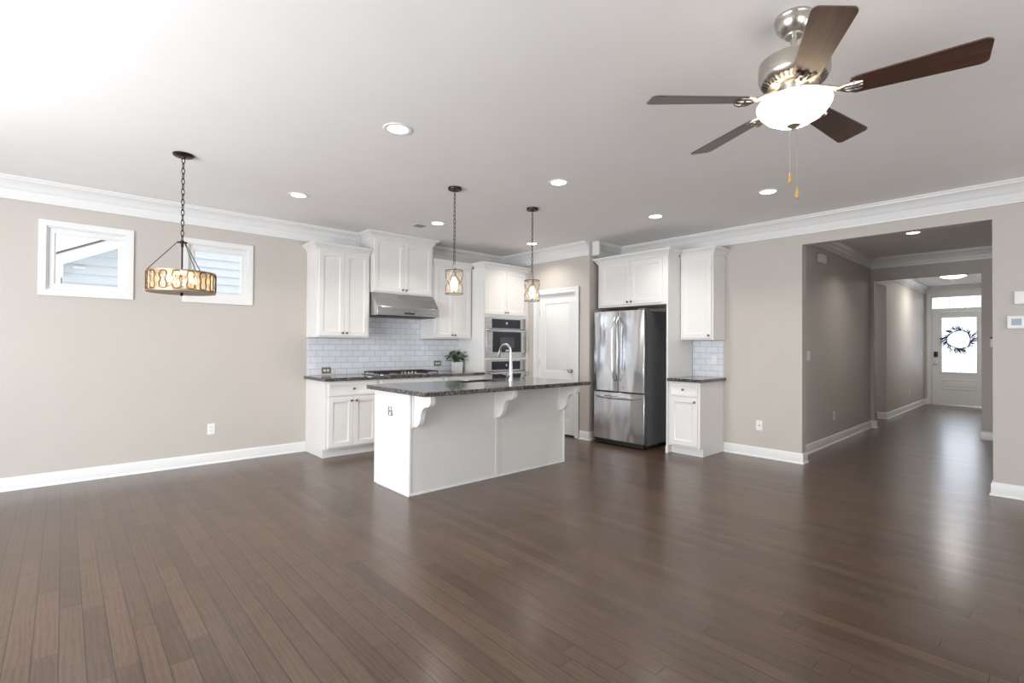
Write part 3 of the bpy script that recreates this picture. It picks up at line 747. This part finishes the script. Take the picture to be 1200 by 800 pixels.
for fx in (0.06, FWD-0.08):
    for fy in (0.10, 0.60): MB().lathe([(0.022, 0.0005), (0.022, 0.012), (0.012, 0.014), (0.012, 0.046)], (fx, fy, 0), 14).build('foot', SLOT, fr)

# ------------------------------------------------------------------ potted plant on the range counter
pl = thing('potted_plant', (4.345, 6.005, 0.9145), 'small leafy green plant in a white square pot on the range counter', 'plant')
pm = MB(); a, b, hh = 0.058, 0.064, 0.135
pm.add([(-a,-a,0),(a,-a,0),(a,a,0),(-a,a,0),(-b,-b,hh),(b,-b,hh),(b,b,hh),(-b,b,hh),(-b+.006,-b+.006,hh),(b-.006,-b+.006,hh),(b-.006,b-.006,hh),(-b+.006,b-.006,hh),
        (-b+.008,-b+.008,hh-.02),(b-.008,-b+.008,hh-.02),(b-.008,b-.008,hh-.02),(-b+.008,b-.008,hh-.02)],
       [(0,3,2,1)]+[(q,(q+1)%4,4+(q+1)%4,4+q) for q in range(4)]+[(4+q,4+(q+1)%4,8+(q+1)%4,8+q) for q in range(4)]+[(8+q,8+(q+1)%4,12+(q+1)%4,12+q) for q in range(4)]+[(12,13,14,15)])
pm.build('pot', POT, pl, bevel=0.002)
MB().box(-0.055, -0.055, hh-0.019, 0.055, 0.055, hh-0.012).build('soil', SOIL, pl)
def leaf(mb, base, tip, wd, up=Vector((0, 0, 1)), n=6, fold=0.25, droop=0.0):
    base, tip = Vector(base), Vector(tip); ax = tip-base; ln = ax.length; ax.normalize()
    sd = ax.cross(up)
    if sd.length < 1e-3: sd = ax.cross(Vector((1, 0, 0)))
    sd.normalize(); nm = sd.cross(ax); b0 = len(mb.v); vs = []; fs = []
    for k in range(n+1):
        t = k/n; ww = wd*sin(pi*min(1, 0.06+0.94*t))**0.75*(1-0.25*t); c = base+ax*ln*t - Vector((0, 0, droop*t*t*ln))
        for s in (-1, 0, 1): vs.append(c+sd*ww*s*0.5+nm*(abs(s)*fold*ww*0.5))
    for k in range(n):
        for s in range(2): i = k*3+s; fs.append((i, i+1, i+4, i+3))
    vs2 = [v_-nm*0.0008 for v_ in vs]; m_ = len(vs)
    fs += [tuple(m_+i for i in reversed(f)) for f in fs]
    mb.add(vs+vs2, fs)
fol = MB(); stm = MB(); rnd = random.Random(3)
for k in range(44):
    a = rnd.uniform(0, 2*pi); rr = rnd.uniform(0.03, 0.135); z = hh+rnd.uniform(0.03, 0.19)*(1-0.25*rr/0.13)
    q = Vector((cos(a)*rr, min(0.07, sin(a)*rr), z)); s0 = Vector((cos(a)*0.02, sin(a)*0.02, hh-0.015))
    if q.x > 0.08: q.x = 0.08
    mid = (s0+q)/2+Vector((0, 0, 0.03)); stm.tube([s0, mid, q], 0.0018, 5)
    out = Vector((cos(a), sin(a)*0.6, rnd.uniform(-0.5, 0.25))); tip = q+out*rnd.uniform(0.055, 0.085)
    tip.x = min(tip.x, 0.118); tip.y = min(tip.y, 0.12)
    leaf(fol, q, tip, rnd.uniform(0.058, 0.085), droop=0.3)
fol.build('foliage', LEAF, pl); stm.build('stem', LEAF, pl)

# ------------------------------------------------------------------ outlets, switches, controls
def plate(name, loc, rz, label, cat, w_=0.072, h_=0.117, style='outlet', pm=PLATE, group=None):
    r = thing(name, loc, label, cat, group, rz)
    MB().box(-w_/2, -0.006, -h_/2, w_/2, -0.0005, h_/2).build('cover_plate', pm, r, bevel=0.002)
    horiz = w_ > h_
    if style == 'outlet':
        for s in (-1, 1):
            c = (s*0.021, 0) if horiz else (0, s*0.021)
            e = MB().box(c[0]-0.015, -0.008, c[1]-0.014, c[0]+0.015, -0.0061, c[1]+0.014).build('socket', PLATE, r, bevel=0.001)
            sl = MB()
            for q in (-0.006, 0.006): sl.box(c[0]+q-0.0012, -0.0084, c[1]-0.006, c[0]+q+0.0012, -0.0081, c[1]+0.005)
            sl.build('slots', SLOT, e)
    elif style == 'switch':
        n = 2 if w_ > 0.09 else 1
        for k in range(n):
            c = (k-(n-1)/2)*0.046
            MB().box(c-0.016, -0.010, -0.033, c+0.016, -0.0061, 0.033).build('rocker', PLATE, r, bevel=0.0015)
    elif style == 'jack':
        MB().lathe([(0.0001, 0), (0.010, 0), (0.008, 0.006), (0.004, 0.010), (0.0001, 0.010)], n=14).xf(Matrix.Translation((0, -0.0061, 0)) @ Matrix.Rotation(pi/2, 4, 'X')).build('jack', NICKEL, r)
    return r
plate('electrical_outlet', (1.193, YW, 0.376), 0, 'white outlet low on the wall below the two small windows', 'outlet')
plate('electrical_outlet', (2.436, YW-0.009, 0.972), 0, 'bronze-framed outlet on the tile left of the cooktop', 'outlet', 0.117, 0.076, pm=BRONZEP)
plate('electrical_outlet', (4.086, YW-0.009, 1.03), 0, 'bronze-framed outlet on the tile left of the potted plant', 'outlet', 0.117, 0.076, pm=BRONZEP)
plate('electrical_outlet', (IX0, 4.034, 0.697), -pi/2, 'grey-framed outlet on the end panel of the island', 'outlet', 0.078, 0.080, pm=NICKEL)
plate('cable_jack', (XR, 2.362, 0.372), -pi/2, 'white cable jack plate low on the wall right of the narrow cabinet', 'outlet', style='jack')
plate('light_switch', (6.735, HY, 1.19), 0, 'pale switch plate on the left hall wall near the opening', 'switch', 0.117, 0.117, 'switch')
plate('electrical_outlet', (7.76, HY, 0.37), 0, 'pale outlet low on the left hall wall', 'outlet')
plate('light_switch', (14.6, FYY, 1.17), 0, 'switch plate on the foyer wall left of the front door', 'switch', 0.072, 0.117, 'switch')
plate('electrical_outlet', (13.2, FYY, 0.36), 0, 'outlet low on the foyer wall left of the front door', 'outlet')
plate('light_switch', (XR-0.009, 2.90, 1.13), -pi/2, 'white switch on the small tile backsplash by the fridge', 'switch', 0.072, 0.117, 'switch')
th = thing('thermostat', (XR, 0.235, 1.518), 'white thermostat with grey screen on the wall right of the hall opening', 'thermostat', None, -pi/2)
MB().box(-0.060, -0.024, -0.056, 0.060, -0.0005, 0.056).build('case', PLATE, th, bevel=0.006)
MB().box(-0.032, -0.0252, -0.026, 0.030, -0.0241, 0.030).build('screen', SCREEN, th)
al = thing('alarm_keypad', (XR, 0.195, 1.728), 'white square wall box above the thermostat', 'wall box', None, -pi/2)
MB().box(-0.055, -0.020, -0.055, 0.055, -0.0005, 0.055).build('case', PLATE, al, bevel=0.005)
MB().box(-0.035, -0.0212, -0.030, 0.035, -0.0201, 0.035).build('cover', PLATE, al, bevel=0.002)
dc = thing('door_chime', (7.16, HY, 2.425), 'white door chime box high on the left hall wall', 'chime')
MB().box(-0.10, -0.055, -0.055, 0.10, -0.0005, 0.055).build('case', PLATE, dc, bevel=0.008)
MB().box(-0.085, -0.058, -0.045, 0.085, -0.0551, 0.045).build('cover', PLATE, dc, bevel=0.003)
sw = thing('alarm_control', (HX, 0.594, 1.38), 'small white control box on the far hall wall at the right edge of the opening', 'wall box', None, -pi/2)
MB().box(-0.045, -0.045, -0.07, 0.045, -0.0005, 0.055).build('case', PLATE, sw, bevel=0.006)
MB().box(-0.045, -0.045, 0.0552, 0.045, -0.0005, 0.075).build('top_cap', SLOT, sw, bevel=0.002)

# ------------------------------------------------------------------ ceiling fixtures
def area_lamp(parent, name, loc, r, watts, col, spread=None):
    l = bpy.data.lights.new(name, 'AREA'); l.shape = 'DISK'; l.size = 2*r; l.energy = watts; l.color = col
    if spread: l.spread = spread
    o = bpy.data.objects.new(name, l); o.parent = parent; o.location = loc; COL.objects.link(o); return o
def make_downlight(loc, label):
    r = thing('recessed_light', loc, label, 'ceiling light', 'recessed ceiling lights')
    MB().lathe([(0.066, 0), (0.068, -0.004), (0.074, -0.006), (0.092, -0.005), (0.096, -0.0005), (0.096, 0)], n=40).build('trim_ring', PLATE, r)
    MB().lathe([(0.0001, -0.0015), (0.068, -0.0015), (0.068, -0.0003), (0.0001, -0.0003)], n=32).build('lens', LED, r)
    area_lamp(r, 'downlight', (0, 0, -0.008), 0.066, DOWNLIGHT_W, (1, 0.94, 0.86), radians(125))
    return r
ZC = H-0.0005
dl = make_downlight((1.648, 2.972, ZC), 'largest recessed ceiling light, closest to the camera left of the fan')
for loc, lab in [((1.675, 4.945, ZC), 'recessed ceiling light in front of the left wall cabinet, right of the chandelier chain'),
                 ((3.235, 2.965, ZC), 'recessed ceiling light just right of the two pendants, middle of the front row'),
                 ((4.866, 3.0, ZC), 'recessed ceiling light in front of the fridge cabinet'),
                 ((4.848, 1.807, ZC), 'recessed ceiling light right behind the fan pull chains'),
                 ((3.274, 4.934, ZC), 'recessed ceiling light next to the grey vent, over the cooktop'),
                 ((4.896, 4.99, ZC), 'recessed ceiling light behind the right pendant chain, by the pantry'),
                 ((7.874, 1.211, ZC), 'recessed ceiling light in the hall beyond the opening')]:
    dup(dl, loc, lab)
vn = thing('ceiling_vent', (3.167, 5.17, ZC), 'small grey square air vent in the ceiling above the range', 'vent')
MB().box(-0.075, -0.075, -0.006, 0.075, 0.075, 0).build('frame', PLATE, vn, bevel=0.002)
v_ = MB()
for k in range(7): v_.box(-0.062, -0.060+k*0.018, -0.0095, 0.062, -0.048+k*0.018, -0.0062)
v_.build('louvres', VENTD, vn)
fl = thing('flush_light', (12.92, 1.371, ZC), 'round lit flush ceiling light in the foyer', 'ceiling light')
MB().lathe([(0.22, 0), (0.22, -0.02), (0.205, -0.028), (0.20, 0)], n=40).build('rim', NICKEL, fl)
MB().lathe([(0.0001, -0.075), (0.09, -0.068), (0.16, -0.048), (0.20, -0.022)], n=40).build('shade', FLUSHL, fl)
area_lamp(fl, 'foyer_lamp', (0, 0, -0.085), 0.2, 20, (1, 0.97, 0.92))

def chain(mb, p0, p1, ll=0.034, wd=0.011, wire=0.0026):
    p0, p1 = Vector(p0), Vector(p1); n = max(2, int(round((p0-p1).length/(ll*0.80)))); step = (p1-p0)/n; dr = step.normalized()
    a0 = dr.cross(Vector((1, 0.3, 0))).normalized(); b0 = dr.cross(a0)
    for k in range(n):
        c = p0+step*(k+0.5); side = a0 if k % 2 else b0; pts = []
        for q in range(12):
            t = 2*pi*q/12; pts.append(c+dr*(ll/2*sin(t))+side*(wd/2*cos(t)))
        mb.tube(pts, wire, 5, closed=True)
# --- pendants over the island
def make_pendant(loc, label):
    r = thing('pendant_light', loc, label, 'pendant light', 'pendants over the island')
    MB().lathe([(0.0001, -0.030), (0.010, -0.030), (0.012, -0.024), (0.058, -0.022), (0.062, -0.016), (0.062, 0), (0.0001, 0)], n=36).build('canopy', BRONZE, r)
    c = MB(); chain(c, (0, 0, -0.028), (0, 0, -0.705), 0.046, 0.019, 0.0026); c.build('chain', BRONZE, r)
    zt, zb, R = -0.762, -0.976, 0.078
    MB().lathe([(0.0001, -0.700), (0.008, -0.702), (0.012, -0.712), (0.016, -0.720), (0.016, -0.745), (0.022, -0.750), (0.024, -0.762), (0.0001, -0.762)], n=20).build('cap', NICKEL, r)
    f = MB()
    for z in (zt, zb):
        f.tube([(R*cos(2*pi*q/36), R*sin(2*pi*q/36), z) for q in range(36)], 0.0035, 6, closed=True)
    for k in range(3):
        a = 2*pi*k/3; f.cyl((0, 0, zt), (R*cos(a), R*sin(a), zt), 0.003, n=6)
    K = 4
    for k in range(K):       # crossing wavy wires: a curved lattice of ogees
        for s in (-1, 1):
            pts = []
            for q in range(17):
                t = q/16; a = 2*pi*(k+0.5)/K + s*(pi/K)*cos(pi*t) - 2.22
                pts.append((R*cos(a), R*sin(a), zt+(zb-zt)*t))
            f.tube(pts, 0.0027, 5)
    f.build('lattice_frame', LOOPM, r)
    MB().lathe([(0.070, zt-0.004), (0.0715, (zt+zb)/2), (0.070, zb+0.004), (0.068, zb+0.004), (0.0695, (zt+zb)/2), (0.068, zt-0.004)], n=36).build('glass_shade', SHADEGL, r)
    MB().lathe([(0.0001, -0.762), (0.017, -0.762), (0.018, -0.82), (0.014, -0.826), (0.0001, -0.826)], n=18).build('socket', GOLDISH, r)
    MB().lathe([(0.012, -0.8265), (0.018, -0.842), (0.028, -0.868), (0.032, -0.890), (0.027, -0.920), (0.014, -0.938), (0.0001, -0.942)], n=18).build('bulb', BULB, r)
    return r
pn = make_pendant((2.652, 3.72, ZC), 'left of the two small glass pendants over the island, in front of the range wall')
dup(pn, (3.645, 3.71, ZC), 'right of the two small glass pendants over the island, nearer the pantry door')
# --- drum chandelier
ch = thing('drum_chandelier', (0.666, 4.497, ZC), 'drum chandelier with amber ogee-pattern shade on a chain before the small windows', 'chandelier')
MB().lathe([(0.0001, -0.030), (0.014, -0.030), (0.018, -0.022), (0.060, -0.018), (0.070, -0.010), (0.070, 0), (0.0001, 0)], n=36).build('canopy', BRONZE, ch)
c = MB(); chain(c, (0, 0, -0.028), (0, 0, -0.665), 0.050, 0.021, 0.0032); c.build('chain', BRONZE, ch)
sr = MB(); sr.cyl((0, 0, -0.66), (0, 0, -1.085), 0.006, n=10); sr.lathe([(0.0001, -0.655), (0.012, -0.66), (0.012, -0.668), (0.036, -0.672), (0.036, -0.678), (0.010, -0.682), (0.010, -0.71), (0.0001, -0.712)], n=20)
sr.lathe([(0.0001, -1.02), (0.020, -1.022), (0.030, -1.040), (0.020, -1.060), (0.008, -1.068), (0.012, -1.078), (0.0001, -1.088)], n=20); sr.build('stem', BRONZE, ch)
DR = 0.221; zt, zb = -0.905, -1.062
rods = MB()
for k in range(3):
    a = radians(172)+2*pi*k/3; rods.cyl((0.032*cos(a), 0.032*sin(a), -0.676), (DR*cos(a), DR*sin(a), zt), 0.003, n=6)
rods.build('hanger_rods', BRONZE, ch)
fm = MB()
for z0, z1 in ((zt, zt-0.014), (zb+0.016, zb)):
    fm.lathe([(DR, z0), (DR+0.004, z0), (DR+0.004, z1), (DR, z1)], n=64)
for k in range(3):
    a = radians(172)+2*pi*k/3
    fm.cyl((0, 0, zb+0.008), (DR*cos(a), DR*sin(a), zb+0.008), 0.004, n=6)
lp = MB(); K = 16; zc, hh_ = (zt+zb)/2+0.001, (zt-zb)/2-0.014
for k in range(K):       # closed hourglass loops between the two bands
    pts = []
    for q in range(36):
        t = 2*pi*q/36; zz = cos(t); hw = 0.030*(abs(sin(t))**0.62)*(1-0.46*math.exp(-((zz-0.02)/0.36)**2)); hw = hw if sin(t) >= 0 else -hw
        a = 2*pi*k/K+0.1+hw/DR; pts.append(((DR+0.003)*cos(a), (DR+0.003)*sin(a), zc+hh_*zz))
    lp.tube(pts, 0.0042, 6, closed=True)
fm.build('shade_bands', GOLDISH, ch); lp.build('ogee_loops', LOOPM, ch)
MB().lathe([(DR-0.006, zt-0.004), (DR-0.006, zb+0.012), (DR-0.008, zb+0.012), (DR-0.008, zt-0.004)], n=64).build('shade', DRUMGL, ch)
for k in range(4):
    a = radians(25)+pi/2*k; px_, py_ = 0.10*cos(a), 0.10*sin(a)
    arm = MB(); arm.tube([(0, 0, -1.035), (px_*0.6, py_*0.6, -1.045), (px_, py_, -1.035)], 0.005, 8); arm.cyl((px_, py_, -1.04), (px_, py_, -0.985), 0.011, n=12)
    arm = arm.build('candle_arm', GOLDISH, ch)
    MB().lathe([(0.009, -0.9845), (0.013, -0.972), (0.015, -0.957), (0.010, -0.938), (0.003, -0.922), (0.0001, -0.919)], (px_, py_, 0), 14).build('bulb', BULB, arm)

l = bpy.data.lights.new('chandelier_lamp', 'POINT'); l.energy = 3; l.color = (1, 0.82, 0.58); l.shadow_soft_size = 0.03
lo = bpy.data.objects.new('chandelier_lamp', l); lo.parent = ch; lo.location = (0, 0, -0.945); COL.objects.link(lo)
# --- ceiling fan
FANX, FANY = 2.365, 0.775
fan = thing('ceiling_fan', (FANX, FANY, ZC), 'five-blade ceiling fan with brushed nickel motor and lit frosted bowl', 'ceiling fan')
MB().lathe([(0.074, 0), (0.076, -0.012), (0.072, -0.020), (0.073, -0.030), (0.066, -0.050), (0.052, -0.070), (0.036, -0.080), (0.034, -0.088), (0.0001, -0.088)], n=44).build('canopy', NICKEL, fan)
MB().cyl((0, 0, -0.08), (0, 0, -0.185), 0.0135, n=16).build('downrod', NICKEL, fan)
mo = MB().lathe([(0.0001, -0.165), (0.020, -0.165), (0.022, -0.178), (0.060, -0.182), (0.122, -0.190), (0.138, -0.198), (0.140, -0.206), (0.140, -0.262), (0.138, -0.270), (0.126, -0.288), (0.098, -0.302), (0.060, -0.308), (0.056, -0.335), (0.0001, -0.336)], n=56).build('motor_housing', NICKEL, fan)
vt = MB()
for k in range(36):
    a = 2*pi*k/36; q = Matrix.Rotation(a, 4, 'Z'); s0 = len(vt.v)
    vt.add([(0.103, -0.004, -0.3003), (0.128, -0.005, -0.2868), (0.128, 0.005, -0.2868), (0.103, 0.004, -0.3003), (0.103, -0.004, -0.3025), (0.128, -0.005, -0.289), (0.128, 0.005, -0.289), (0.103, 0.004, -0.3025)],
           [(0,1,2,3),(4,5,6,7),(0,1,5,4),(1,2,6,5),(2,3,7,6),(3,0,4,7)]); vt.xf(q, s0)
vt.build('vent_slots', BLACK, mo)
PITCH_B = radians(-13)
BZ = -0.366
def blade_mb():
    mb = MB(); pts = []; r0, r1 = 0.205, 0.632
    outl = []
    for k in range(9):
        t = k/8; x = r0+0.02+(r1-0.03-r0-0.02)*t; outl.append((x, 0.052+0.017*t))
    for k in range(1, 8):
        a = k/8*pi/2; outl.append((r1-0.03+0.03*sin(a), 0.069-0.022*(1-cos(a))))
    top = [(r0, 0.036), (r0+0.006, 0.047)]+outl
    poly = top+[(x, -y) for x, y in reversed(top)]
    mb.prism(poly, -0.003, 0.003, 'z'); return mb
def arm_mb():
    mb = MB()
    mb.tube([(0.075, 0, 0.032), (0.12, 0, 0.020), (0.165, 0, 0.0), (0.20, 0, -0.006)], [0.010, 0.011, 0.011, 0.008], 8)
    for s in (-1, 0, 1):
        mb.tube([(0.165, 0, 0.0), (0.195, s*0.026, -0.006), (0.232, s*0.030, -0.0075), (0.248, s*0.026, -0.006)], [0.009, 0.009, 0.010, 0.005], 8)
    mb.tube([(0.222, -0.038, -0.006), (0.215, 0, -0.008), (0.222, 0.038, -0.006)], 0.007, 8)
    return mb
for k in range(5):
    a = radians(-7+72*k)
    mt = Matrix.Translation((0, 0, BZ)) @ Matrix.Rotation(a, 4, 'Z') @ Matrix.Rotation(PITCH_B, 4, 'X')
    bl = blade_mb().build('blade', WALNUT, fan, bevel=0.0015); bl.matrix_local = mt
    ar = arm_mb().build('blade_arm', NICKEL, fan); ar.matrix_local = Matrix.Translation((0, 0, BZ)) @ Matrix.Rotation(a, 4, 'Z')
def bowl_material():
    m, nt, b, o = mat('frosted_bowl'); nt.nodes.remove(b)
    t = N(nt, 'ShaderNodeBsdfTranslucent'); t.inputs[0].default_value = (0.97, 0.92, 0.84, 1)
    d = N(nt, 'ShaderNodeBsdfDiffuse'); d.inputs[0].default_value = (0.90, 0.86, 0.78, 1)
    g = N(nt, 'ShaderNodeBsdfGlossy'); g.inputs['Roughness'].default_value = 0.25
    m1 = N(nt, 'ShaderNodeMixShader'); m1.inputs[0].default_value = 0.35; m2 = N(nt, 'ShaderNodeMixShader'); m2.inputs[0].default_value = 0.06
    L(nt, t.outputs[0], m1.inputs[1]); L(nt, d.outputs[0], m1.inputs[2]); L(nt, m1.outputs[0], m2.inputs[1]); L(nt, g.outputs[0], m2.inputs[2])
    L(nt, m2.outputs[0], o.inputs[0]); return m
MB().lathe([(0.056, -0.337), (0.066, -0.340), (0.068, -0.352), (0.060, -0.358), (0.0001, -0.358)], n=48).build('fitter', NICKEL, fan)
for k in range(3):
    a = radians(40+120*k); MB().cyl((0.06*cos(a), 0.06*sin(a), -0.352), (0.1425*cos(a), 0.1425*sin(a), -0.380), 0.004, n=8).build('bowl_bracket', NICKEL, fan)
MB().lathe([(0.142, -0.376), (0.147, -0.384), (0.145, -0.397), (0.132, -0.420), (0.106, -0.446), (0.070, -0.466), (0.036, -0.475), (0.0001, -0.478)], n=56).build('light_bowl', bowl_material(), fan)
MB().lathe([(0.028, -0.4765), (0.028, -0.481), (0.017, -0.484), (0.014, -0.488), (0.009, -0.492), (0.006, -0.498), (0.0001, -0.500)], n=24).build('finial', NICKEL, fan)
l = bpy.data.lights.new('fan_lamp', 'POINT'); l.energy = BOWL_W; l.color = (1, 0.84, 0.64); l.shadow_soft_size = 0.035
lo = bpy.data.objects.new('fan_lamp', l); lo.parent = fan; lo.location = (0, 0, -0.425); COL.objects.link(lo); 
for (x, y, z0) in ((-0.012, 0.012, -0.69), (0.010, -0.010, -0.755)):
    c = MB(); c.cyl((x, y, -0.47), (x, y, z0), 0.0011, n=5)
    c = c.build('pull_chain', NICKEL, fan)
    MB().lathe([(0.0001, 0.002), (0.004, 0), (0.006, -0.012), (0.0095, -0.030), (0.008, -0.040), (0.003, -0.045), (0.0001, -0.045)], (x, y, z0), 14).build('pull_knob', PULL, c)

# ------------------------------------------------------------------ front door at the end of the foyer
fd = bpy.data.objects.new('door_2', None); COL.objects.link(fd); struct(fd); fd.location = (FX, 1.98, 0); fd.rotation_euler = (0, 0, ROTF)
FDW = 0.96
js = MB(); js.box(0.0005, 0, 0, 0.016, 0.119, 2.499); js.box(FDW-0.016, 0, 0, FDW-0.0005, 0.119, 2.499); js.box(0.016, 0, 2.476, FDW-0.016, 0.119, 2.4995); js.box(0.016, 0.0, 2.142, FDW-0.016, 0.119, 2.215)
js.build('door_frame', TRIM, fd, bevel=0.002)
cs = MB(); casing_u(cs, 0.0, FDW, 2.50, 0.075, -0.018); cs.build('door_casing', TRIM, fd, bevel=0.003)
ds = MB(); a0, a1 = 0.017, FDW-0.017; gx0, gx1, gz0, gz1 = 0.185, 0.775, 0.755, 2.005
def dbox(x0, z0, x1, z1): ds.box(x0, 0.030, z0, x1, 0.072, z1)
dbox(a0, 0.02, gx0-0.02, 2.139); dbox(gx1+0.02, 0.02, a1, 2.139); dbox(gx0-0.02, gz1+0.02, gx1+0.02, 2.139); dbox(gx0-0.02, 0.02, gx1+0.02, gz0-0.02)
ds.panel(gx0-0.005, gx1+0.005, 0.355, 0.60, 0.0299, 0.020, [(0, 0.008), (0.012, 0.0), (0.02, 0.0), (0.034, 0.007), (0.06, 0.002)])
ds = ds.build('door_slab', DOORP, fd, bevel=0.0015)
lf = MB(); ring(lf, gx0-0.028, gx1+0.028, gz0-0.028, gz1+0.028, 0.030, 0.020, 0.0299); lf.build('lite_frame', DOORP, ds, bevel=0.003)
MB().box(gx0-0.015, 0.050, gz0-0.015, gx1+0.015, 0.056, gz1+0.015).build('glass_lite', DOORGL, ds, smooth=False)
cm = MB()
for k in (1, 2): cm.box(gx0+(gx1-gx0)*k/3-0.004, 0.046, gz0, gx0+(gx1-gx0)*k/3+0.004, 0.0499, gz1)
for k in (1,): cm.box(gx0, 0.046, gz0+0.32-0.004, gx1, 0.0499, gz0+0.32+0.004)
cm.build('lead_came', NICKEL, ds)
MB().box(0.016, 0.05, 2.215, FDW-0.016, 0.056, 2.476).build('transom_pane', DOORGL, fd, smooth=False)
tc = MB()
for k in (1, 2): tc.box(FDW*k/3-0.004, 0.045, 2.215, FDW*k/3+0.004, 0.0499, 2.476)
tc.build('transom_came', NICKEL, fd)
MB().box(0.045, 0.004, 1.10, 0.115, 0.0299, 1.22).build('keypad_lock', BLACK, ds, bevel=0.006)
kb = MB().lathe([(0.0001, 0), (0.033, 0), (0.030, 0.008), (0.012, 0.011), (0.011, 0.034), (0.024, 0.040), (0.029, 0.052), (0.022, 0.064), (0.0001, 0.066)], n=24)
kb.xf(Matrix.Translation((0.08, 0.0299, 0.97)) @ Matrix.Rotation(pi/2, 4, 'X')); kb.build('door_knob', NICKEL, ds)
MB().box(0.016, 0.01, 0.0005, FDW-0.016, 0.118, 0.019).build('threshold', NICKEL, fd)
# wreath hung on the glass
wr = thing('door_wreath', (FX+0.008, 1.50, 1.50), 'dark leafy twig wreath hanging on the front door glass', 'wreath', None, ROTF)
tw_ = MB(); rnd = random.Random(5)
for k in range(3):
    ph = rnd.uniform(0, 6.28); tw_.tube([((0.205+0.016*sin(3*t+ph))*cos(t), 0.010*sin(5*t+ph), (0.205+0.016*sin(3*t+ph))*sin(t)) for t in [2*pi*q/40 for q in range(40)]], 0.006, 5, closed=True)
tw_.tube([(0, 0, 0.21), (0, 0.005, 0.50)], 0.003, 5)
tw_.build('twig_ring', LEAFD, wr)
lv = MB()
for k in range(130):
    t = rnd.uniform(0, 2*pi); r0 = rnd.uniform(0.185, 0.235); tl = rnd.uniform(0.06, 0.12)
    if rnd.random() < 0.4: t = rnd.choice((pi/2, -pi/2, -pi/2, 0.0, pi))+rnd.gauss(0, 0.28); tl = rnd.uniform(0.10, 0.17)
    sw_ = t+pi/2; o_ = Vector((cos(t), 0, sin(t)))*rnd.uniform(0.35, 0.9)+Vector((cos(sw_), 0, sin(sw_)))*rnd.uniform(0.2, 0.9)+Vector((0, rnd.uniform(-0.3, 0.05), 0))
    q = Vector((r0*cos(t), rnd.uniform(-0.012, 0.004), r0*sin(t)))
    e = q+o_.normalized()*tl; e.y = min(e.y, 0.008)
    leaf(lv, q, e, rnd.uniform(0.010, 0.022), up=Vector((0, 1, 0)), n=4)
lv.build('leaves', LEAFD, wr)

# ------------------------------------------------------------------ neighbour house seen through the small windows
HYW = 9.7
nb = thing('neighbor_house', (0.9, HYW, 0), 'pale blue-grey sided house with white gable rake outside the small windows', 'house')
def at(px, py, y):      # photo pixel to the plane at that depth
    fw = Vector((cos(YAW)*cos(PITCH), sin(YAW)*cos(PITCH), sin(PITCH))); rt = Vector((sin(YAW), -cos(YAW), 0)); up = rt.cross(fw)
    r2 = rt*cos(ROLL)+up*sin(ROLL); u2 = -rt*sin(ROLL)+up*cos(ROLL); d = fw+r2*(px-600)/FPX-u2*(py-400)/FPX; t = y/d.y
    return d.x*t, EYE+d.z*t
ra, rb = at(64, 298.6, HYW-0.30), at(125, 282, HYW-0.30)
slope = (rb[1]-ra[1])/(rb[0]-ra[0])
EX = ra[0]-0.02                       # eave end
def rk(x): return ra[1]+(x-ra[0])*slope
la = at(139, 291, HYW-0.30); RD = max(0.12, rk(la[0])-la[1])      # rake board depth
cbx = at(71, 330, HYW)[0]             # corner board right edge
PEAK = 4.4
ew, ex1 = MB(), 2*PEAK-EX-0.3
k = 0; z = -0.3; ph = 0.138
while z < rk(PEAK)-RD:
    z1 = z+ph
    # clipped course under the gable
    xl = max(cbx-0.08, EX+0.1 if z1 < rk(EX) else ra[0]+(z1-ra[1])/slope); xr = 2*PEAK-xl
    if xl < xr: ew.prism([(0, z), (0, z1+0.03), (-0.002, z1+0.03), (-0.045, z)], xl-0.9, xr-0.9, 'x')
    z = z1
ew.build('siding_wall', SIDING, nb)
rm = MB()
for s in (0, 1):
    f_ = (lambda x: x) if s == 0 else (lambda x: 2*PEAK-x)
    rm.prism([(f_(EX)-0.9, rk(EX)), (f_(PEAK)-0.9, rk(PEAK)), (f_(PEAK)-0.9, rk(PEAK)-RD), (f_(EX)-0.9, rk(EX)-RD)], -0.34, -0.30, 'y')
rm.build('rake_board', EXTRIM, nb)
sf = MB()
sf.prism([(EX-0.9, rk(EX)-RD*0.35), (PEAK-0.9, rk(PEAK)-RD*0.35), (PEAK-0.9, rk(PEAK)-RD*0.75), (EX-0.9, rk(EX)-RD*0.75)], -0.2995, 0.3, 'y'); sf.build('soffit', EXTRIM, nb)
ro = MB(); ro.prism([(EX-0.95, rk(EX)+0.03-0.05*slope), (PEAK-0.9, rk(PEAK)+0.03), (PEAK-0.9, rk(PEAK)+0.003), (EX-0.95, rk(EX)+0.003-0.05*slope)], -0.36, 6, 'y')
ro.prism([(2*PEAK-EX-0.85, rk(EX)+0.03), (PEAK-0.9, rk(PEAK)+0.03), (PEAK-0.9, rk(PEAK)+0.003), (2*PEAK-EX-0.85, rk(EX)+0.003)], -0.36, 6, 'y'); ro.build('roof', ROOF, nb)
ea, eb = at(63, 306, HYW-0.30), at(74, 321, HYW-0.30)
MB().box(EX-0.9, -0.338, eb[1], eb[0]-0.9, 0.25, rk(EX)-RD*0.4).build('eave_return', EXTRIM, nb)
MB().box(cbx-0.17-0.9, -0.03, -0.3, cbx-0.9, 0.25, eb[1]+0.1).build('corner_board', EXTRIM, nb)
vx, vz = at(93, 313.5, HYW-0.05)
MB().box(vx-0.9-0.07, -0.06, vz-0.015, vx-0.9+0.07, -0.02, vz+0.015).build('flood_light', EXTRIM, nb)
